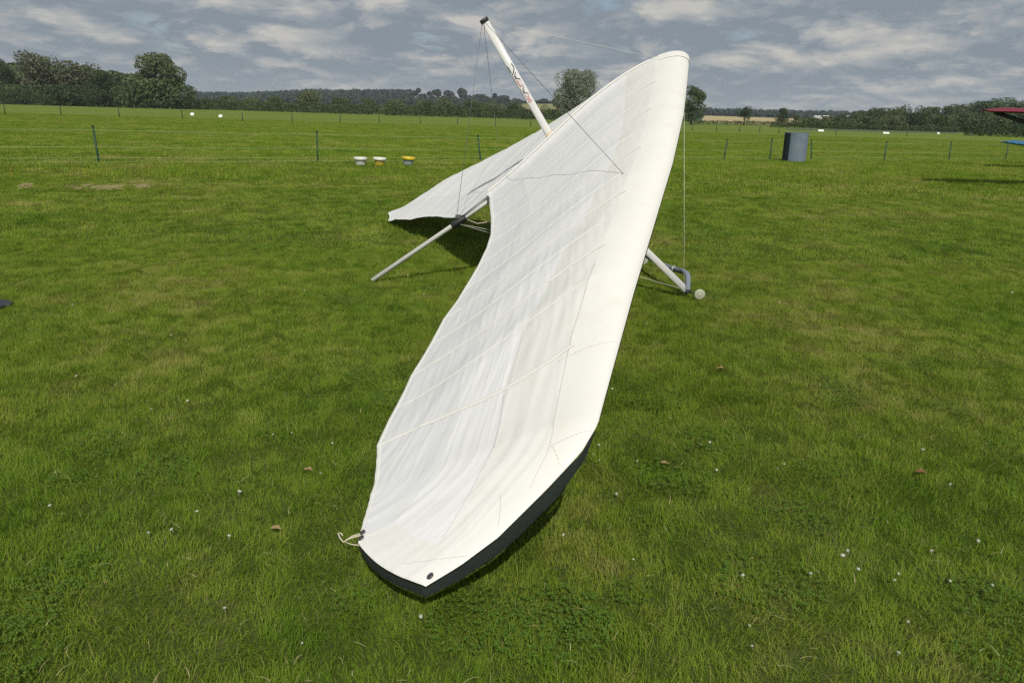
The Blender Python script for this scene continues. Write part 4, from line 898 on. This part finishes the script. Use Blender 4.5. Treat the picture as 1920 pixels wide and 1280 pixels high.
for k in range(10):
    a = k * 2.4; z = .034 + .0012 * k; fl.box((math.cos(a) * .010, math.sin(a) * .010, z), (.006, .006, .007), Matrix.Rotation(a, 3, 'Z'))
fm = simple('white_clover_petals', (0.46, 0.47, 0.38), 0.7)
f0 = fl.build('clover_flower', fm); spots = [(288, 755 + 20), (370, 545 + 38), (945, 545), (1255, 793), (1120, 845), (1105, 848), (1112, 862), (1125, 875), (1090, 835), (1195, 876), (1330, 840), (1310, 845), (1055, 1012), (733, 1016), (512, 826), (447, 935), (430, 1020), (570, 1220), (1410, 1228), (1520, 1090), (1670, 1100), (1602, 1078), (1590, 1045), (1470, 880), (1340, 890), (1680, 1240), (1780, 920), (1860, 1110), (327, 1005), (280, 1012), (450, 935), (370, 970)]
for i in range(46): spots.append((r.uniform(20, 1900), 420 + 800 * r.random() ** 1.1))
g0 = True
for i, (px, py) in enumerate(spots):
    pt2 = ground_at(px, py)
    gl = (pt2 - ROOT)
    o = f0 if i == 0 else f0.copy()
    if i: COL.objects.link(o)
    s_ = r.uniform(.26, .52) * (1 + 0.03 * pt2.y); o.location = pt2 + Vector((0, 0, .032 - .03 * s_)); o.scale = (s_, s_ * r.uniform(.8, 1.2), s_ * r.uniform(.7, 1.0)); o.rotation_euler = (r.uniform(-.6, .6), r.uniform(-.6, .6), r.uniform(0, 6))
    tag(o, 'small white clover flower standing in the lawn grass', 'flower', 'white clover flowers in the lawn')
bt = MB().lathe((0, 0, .16), [(.002, 0), (.012, .004), (.016, .012), (.006, .008)], 7).tube([(0, 0, 0), (0, 0, .165)], .002, 4)
b0_ = bt.build('buttercup', simple('yellow_petals', (0.62, 0.50, 0.02), 0.5))
for i in range(46):
    o = b0_ if i == 0 else b0_.copy()
    if i: COL.objects.link(o)
    o.location = ground_at(r.uniform(20, 420), r.uniform(309, 345)); s_ = r.uniform(.6, 1.1); o.scale = (s_, s_, r.uniform(.5, .8)); o.rotation_euler = (r.uniform(-.2, .2), r.uniform(-.2, .2), 0)
    tag(o, 'tiny yellow flower in the rough grass before the left fence', 'flower', 'yellow flowers in the rough grass')
lm = [simple('dead_leaf', (0.17, 0.085, 0.035), 0.8, 0, .3, 30), simple('pale_dead_leaf', (0.28, 0.19, 0.09), 0.8, 0, .3, 30)]
for px, py, s_, k, lb in [(1727, 886, .055, 0, 'crumpled dark brown leaf in the lawn at the right'), (518, 992, .045, 1, 'brown leaf left of the near wing tip'), (1352, 692, .06, 1, 'pale brown leaf right of the wing below the wheel'), (1247, 869, .04, 1, 'light brown leaf right of the near wing tip'), (578, 882, .05, 1, 'tan dead leaf left of the trailing edge')]:
    p = ground_at(px, py, .03); mb = MB(); n = 7; v = []; rr = random.Random(px)
    for i in range(n):
        for j in range(3):
            t_ = i / (n - 1); w = math.sin(PI * min(.98, t_ + .04)) * .32 * (1 + .3 * math.sin(i * 2.1)); v.append(p + Vector(((t_ - .5) * s_, (j - 1) * w * s_, abs(j - 1) * w * s_ * .6 + rr.uniform(0, .12) * s_)))
    mb.add(v, [(i * 3 + j, i * 3 + j + 1, i * 3 + j + 4, i * 3 + j + 3) for i in range(n - 1) for j in range(2)])
    tag(mb.build('dead_leaf', lm[k], None, True, origin=p), lb, 'leaf', 'dead leaves on the lawn')
# pale dry stalks and clover leaves between the blades
rs = np.random.default_rng(21); n = 320; yy = 1.7 + 6.0 * rs.uniform(0, 1, n) ** 1.4; xx = rs.uniform(-1, 1, n) * (yy * .72 + .4); a = rs.uniform(0, 2 * PI, n); ln_ = rs.uniform(.02, .065, n); V = []; F = []
for i in range(n):
    d_ = Vector((math.cos(a[i]), math.sin(a[i]), 0)); p0 = Vector((xx[i], yy[i], rs.uniform(.026, .045))); sd = Vector((-d_.y, d_.x, 0)) * .0009; bend = rs.uniform(-.4, .4); o_ = len(V)
    for k in range(4):
        t_ = k / 3; c_ = p0 + d_ * (ln_[i] * t_) + Vector((-d_.y, d_.x, 0)) * (bend * ln_[i] * t_ * t_) + Vector((0, 0, ln_[i] * (.10 * t_ + .12 * math.sin(PI * t_)))); w_ = 1 - .6 * t_; V += [tuple(c_ - sd * w_), tuple(c_ + sd * w_)]
    F += [(o_ + 2 * k, o_ + 2 * k + 1, o_ + 2 * k + 3, o_ + 2 * k + 2) for k in range(3)]
tag(build('dry_stalks', V, F, simple('dry_stalk', (0.46, 0.40, 0.20), 0.8, 0, .3, 3), None, False), 'pale dry grass stalks lying across the lawn', 'dry grass', None, 'stuff')
V = []; F = []
for i in range(46):
    cy = 1.8 + 5.0 * rs.uniform() ** 1.3; cx = rs.uniform(-1, 1) * (cy * .72 + .3); rad = rs.uniform(.08, .22)
    for k in range(int(900 * rad * rad * 6)):
        q = rs.uniform(0, 2 * PI); u_ = rad * math.sqrt(rs.uniform()); c_ = np.array([cx + math.cos(q) * u_, cy + math.sin(q) * u_, rs.uniform(.022, .042)]); tl = rs.normal(0, .25, 2)
        for m_ in range(3):
            g_ = q + m_ * 2.094; e = np.array([math.cos(g_), math.sin(g_), tl[0]]); f_ = np.array([-math.sin(g_), math.cos(g_), tl[1]]); z_ = .0085; o_ = len(V)
            V += [tuple(c_), tuple(c_ + e * z_ * .6 + f_ * z_ * .45), tuple(c_ + e * z_ * 1.15), tuple(c_ + e * z_ * .6 - f_ * z_ * .45)]; F.append((o_, o_ + 1, o_ + 2, o_ + 3))
tag(build('clover_leaves', V, F, leafmat('clover_leaf', (0.058, 0.128, 0.012), (0.120, 0.205, 0.028)), None, False), 'low green clover leaves growing in patches in the lawn', 'clover', None, 'stuff')
hay = simple('dry_hay', (0.50, 0.42, 0.22), 0.9, 0, .3)
rg = np.random.default_rng(9)
for px, py, w, lb in [(150, 359, 26, 'small strip of dry mown hay at the far left of the lawn'), (186, 361, 16, 'narrow tuft of dry hay, second from the left'), (215, 360, 16, 'tuft of dry hay, third from the left'), (272, 357, 14, 'tuft of dry hay furthest right of the row'), (48, 358, 10, 'faint tuft of dry hay near the left edge')]:
    c_ = ground_at(px, py); n = 22; ww = w * .5 * c_.y / FPX
    P = np.stack([rg.normal(0, ww / 2, n) + c_.x, rg.normal(0, .09, n) + c_.y, rg.uniform(.06, .12, n)], 1); a = rg.uniform(0, PI, n); e = np.stack([np.cos(a), np.sin(a), rg.normal(0, .25, n)], 1) * rg.uniform(.05, .12, n)[:, None]
    h = np.stack([np.zeros(n), -.3 * np.ones(n), np.ones(n)], 1) * .006
    V = np.stack([P - e - h, P + e - h, P + e + h, P - e + h], 1).reshape(-1, 3)
    tag(build('hay_tuft', V, np.arange(n * 4).reshape(-1, 4), hay, None, False, origin=c_), lb, 'hay', 'tufts of dry hay', 'stuff')

# ------------------------------------------------------------------ air
hb = MB().box((0, 1100, 29), (4400, 2600, 60)); hz_ = hb.build('haze', None, None, False); hz_['kind'] = 'stuff'; hz_['label'] = 'thin summer haze over the fields'
hm, t = newmat('thin_haze'); g = T(t); pv = g.n('ShaderNodeVolumePrincipled'); pv.inputs['Color'].default_value = (0.86, 0.92, 1.0, 1); pv.inputs['Density'].default_value = 0.00013; pv.inputs['Anisotropy'].default_value = 0.0
oo = g.n('ShaderNodeOutputMaterial'); g.l(pv.outputs[0], oo.inputs['Volume']); hz_.data.materials.append(hm)
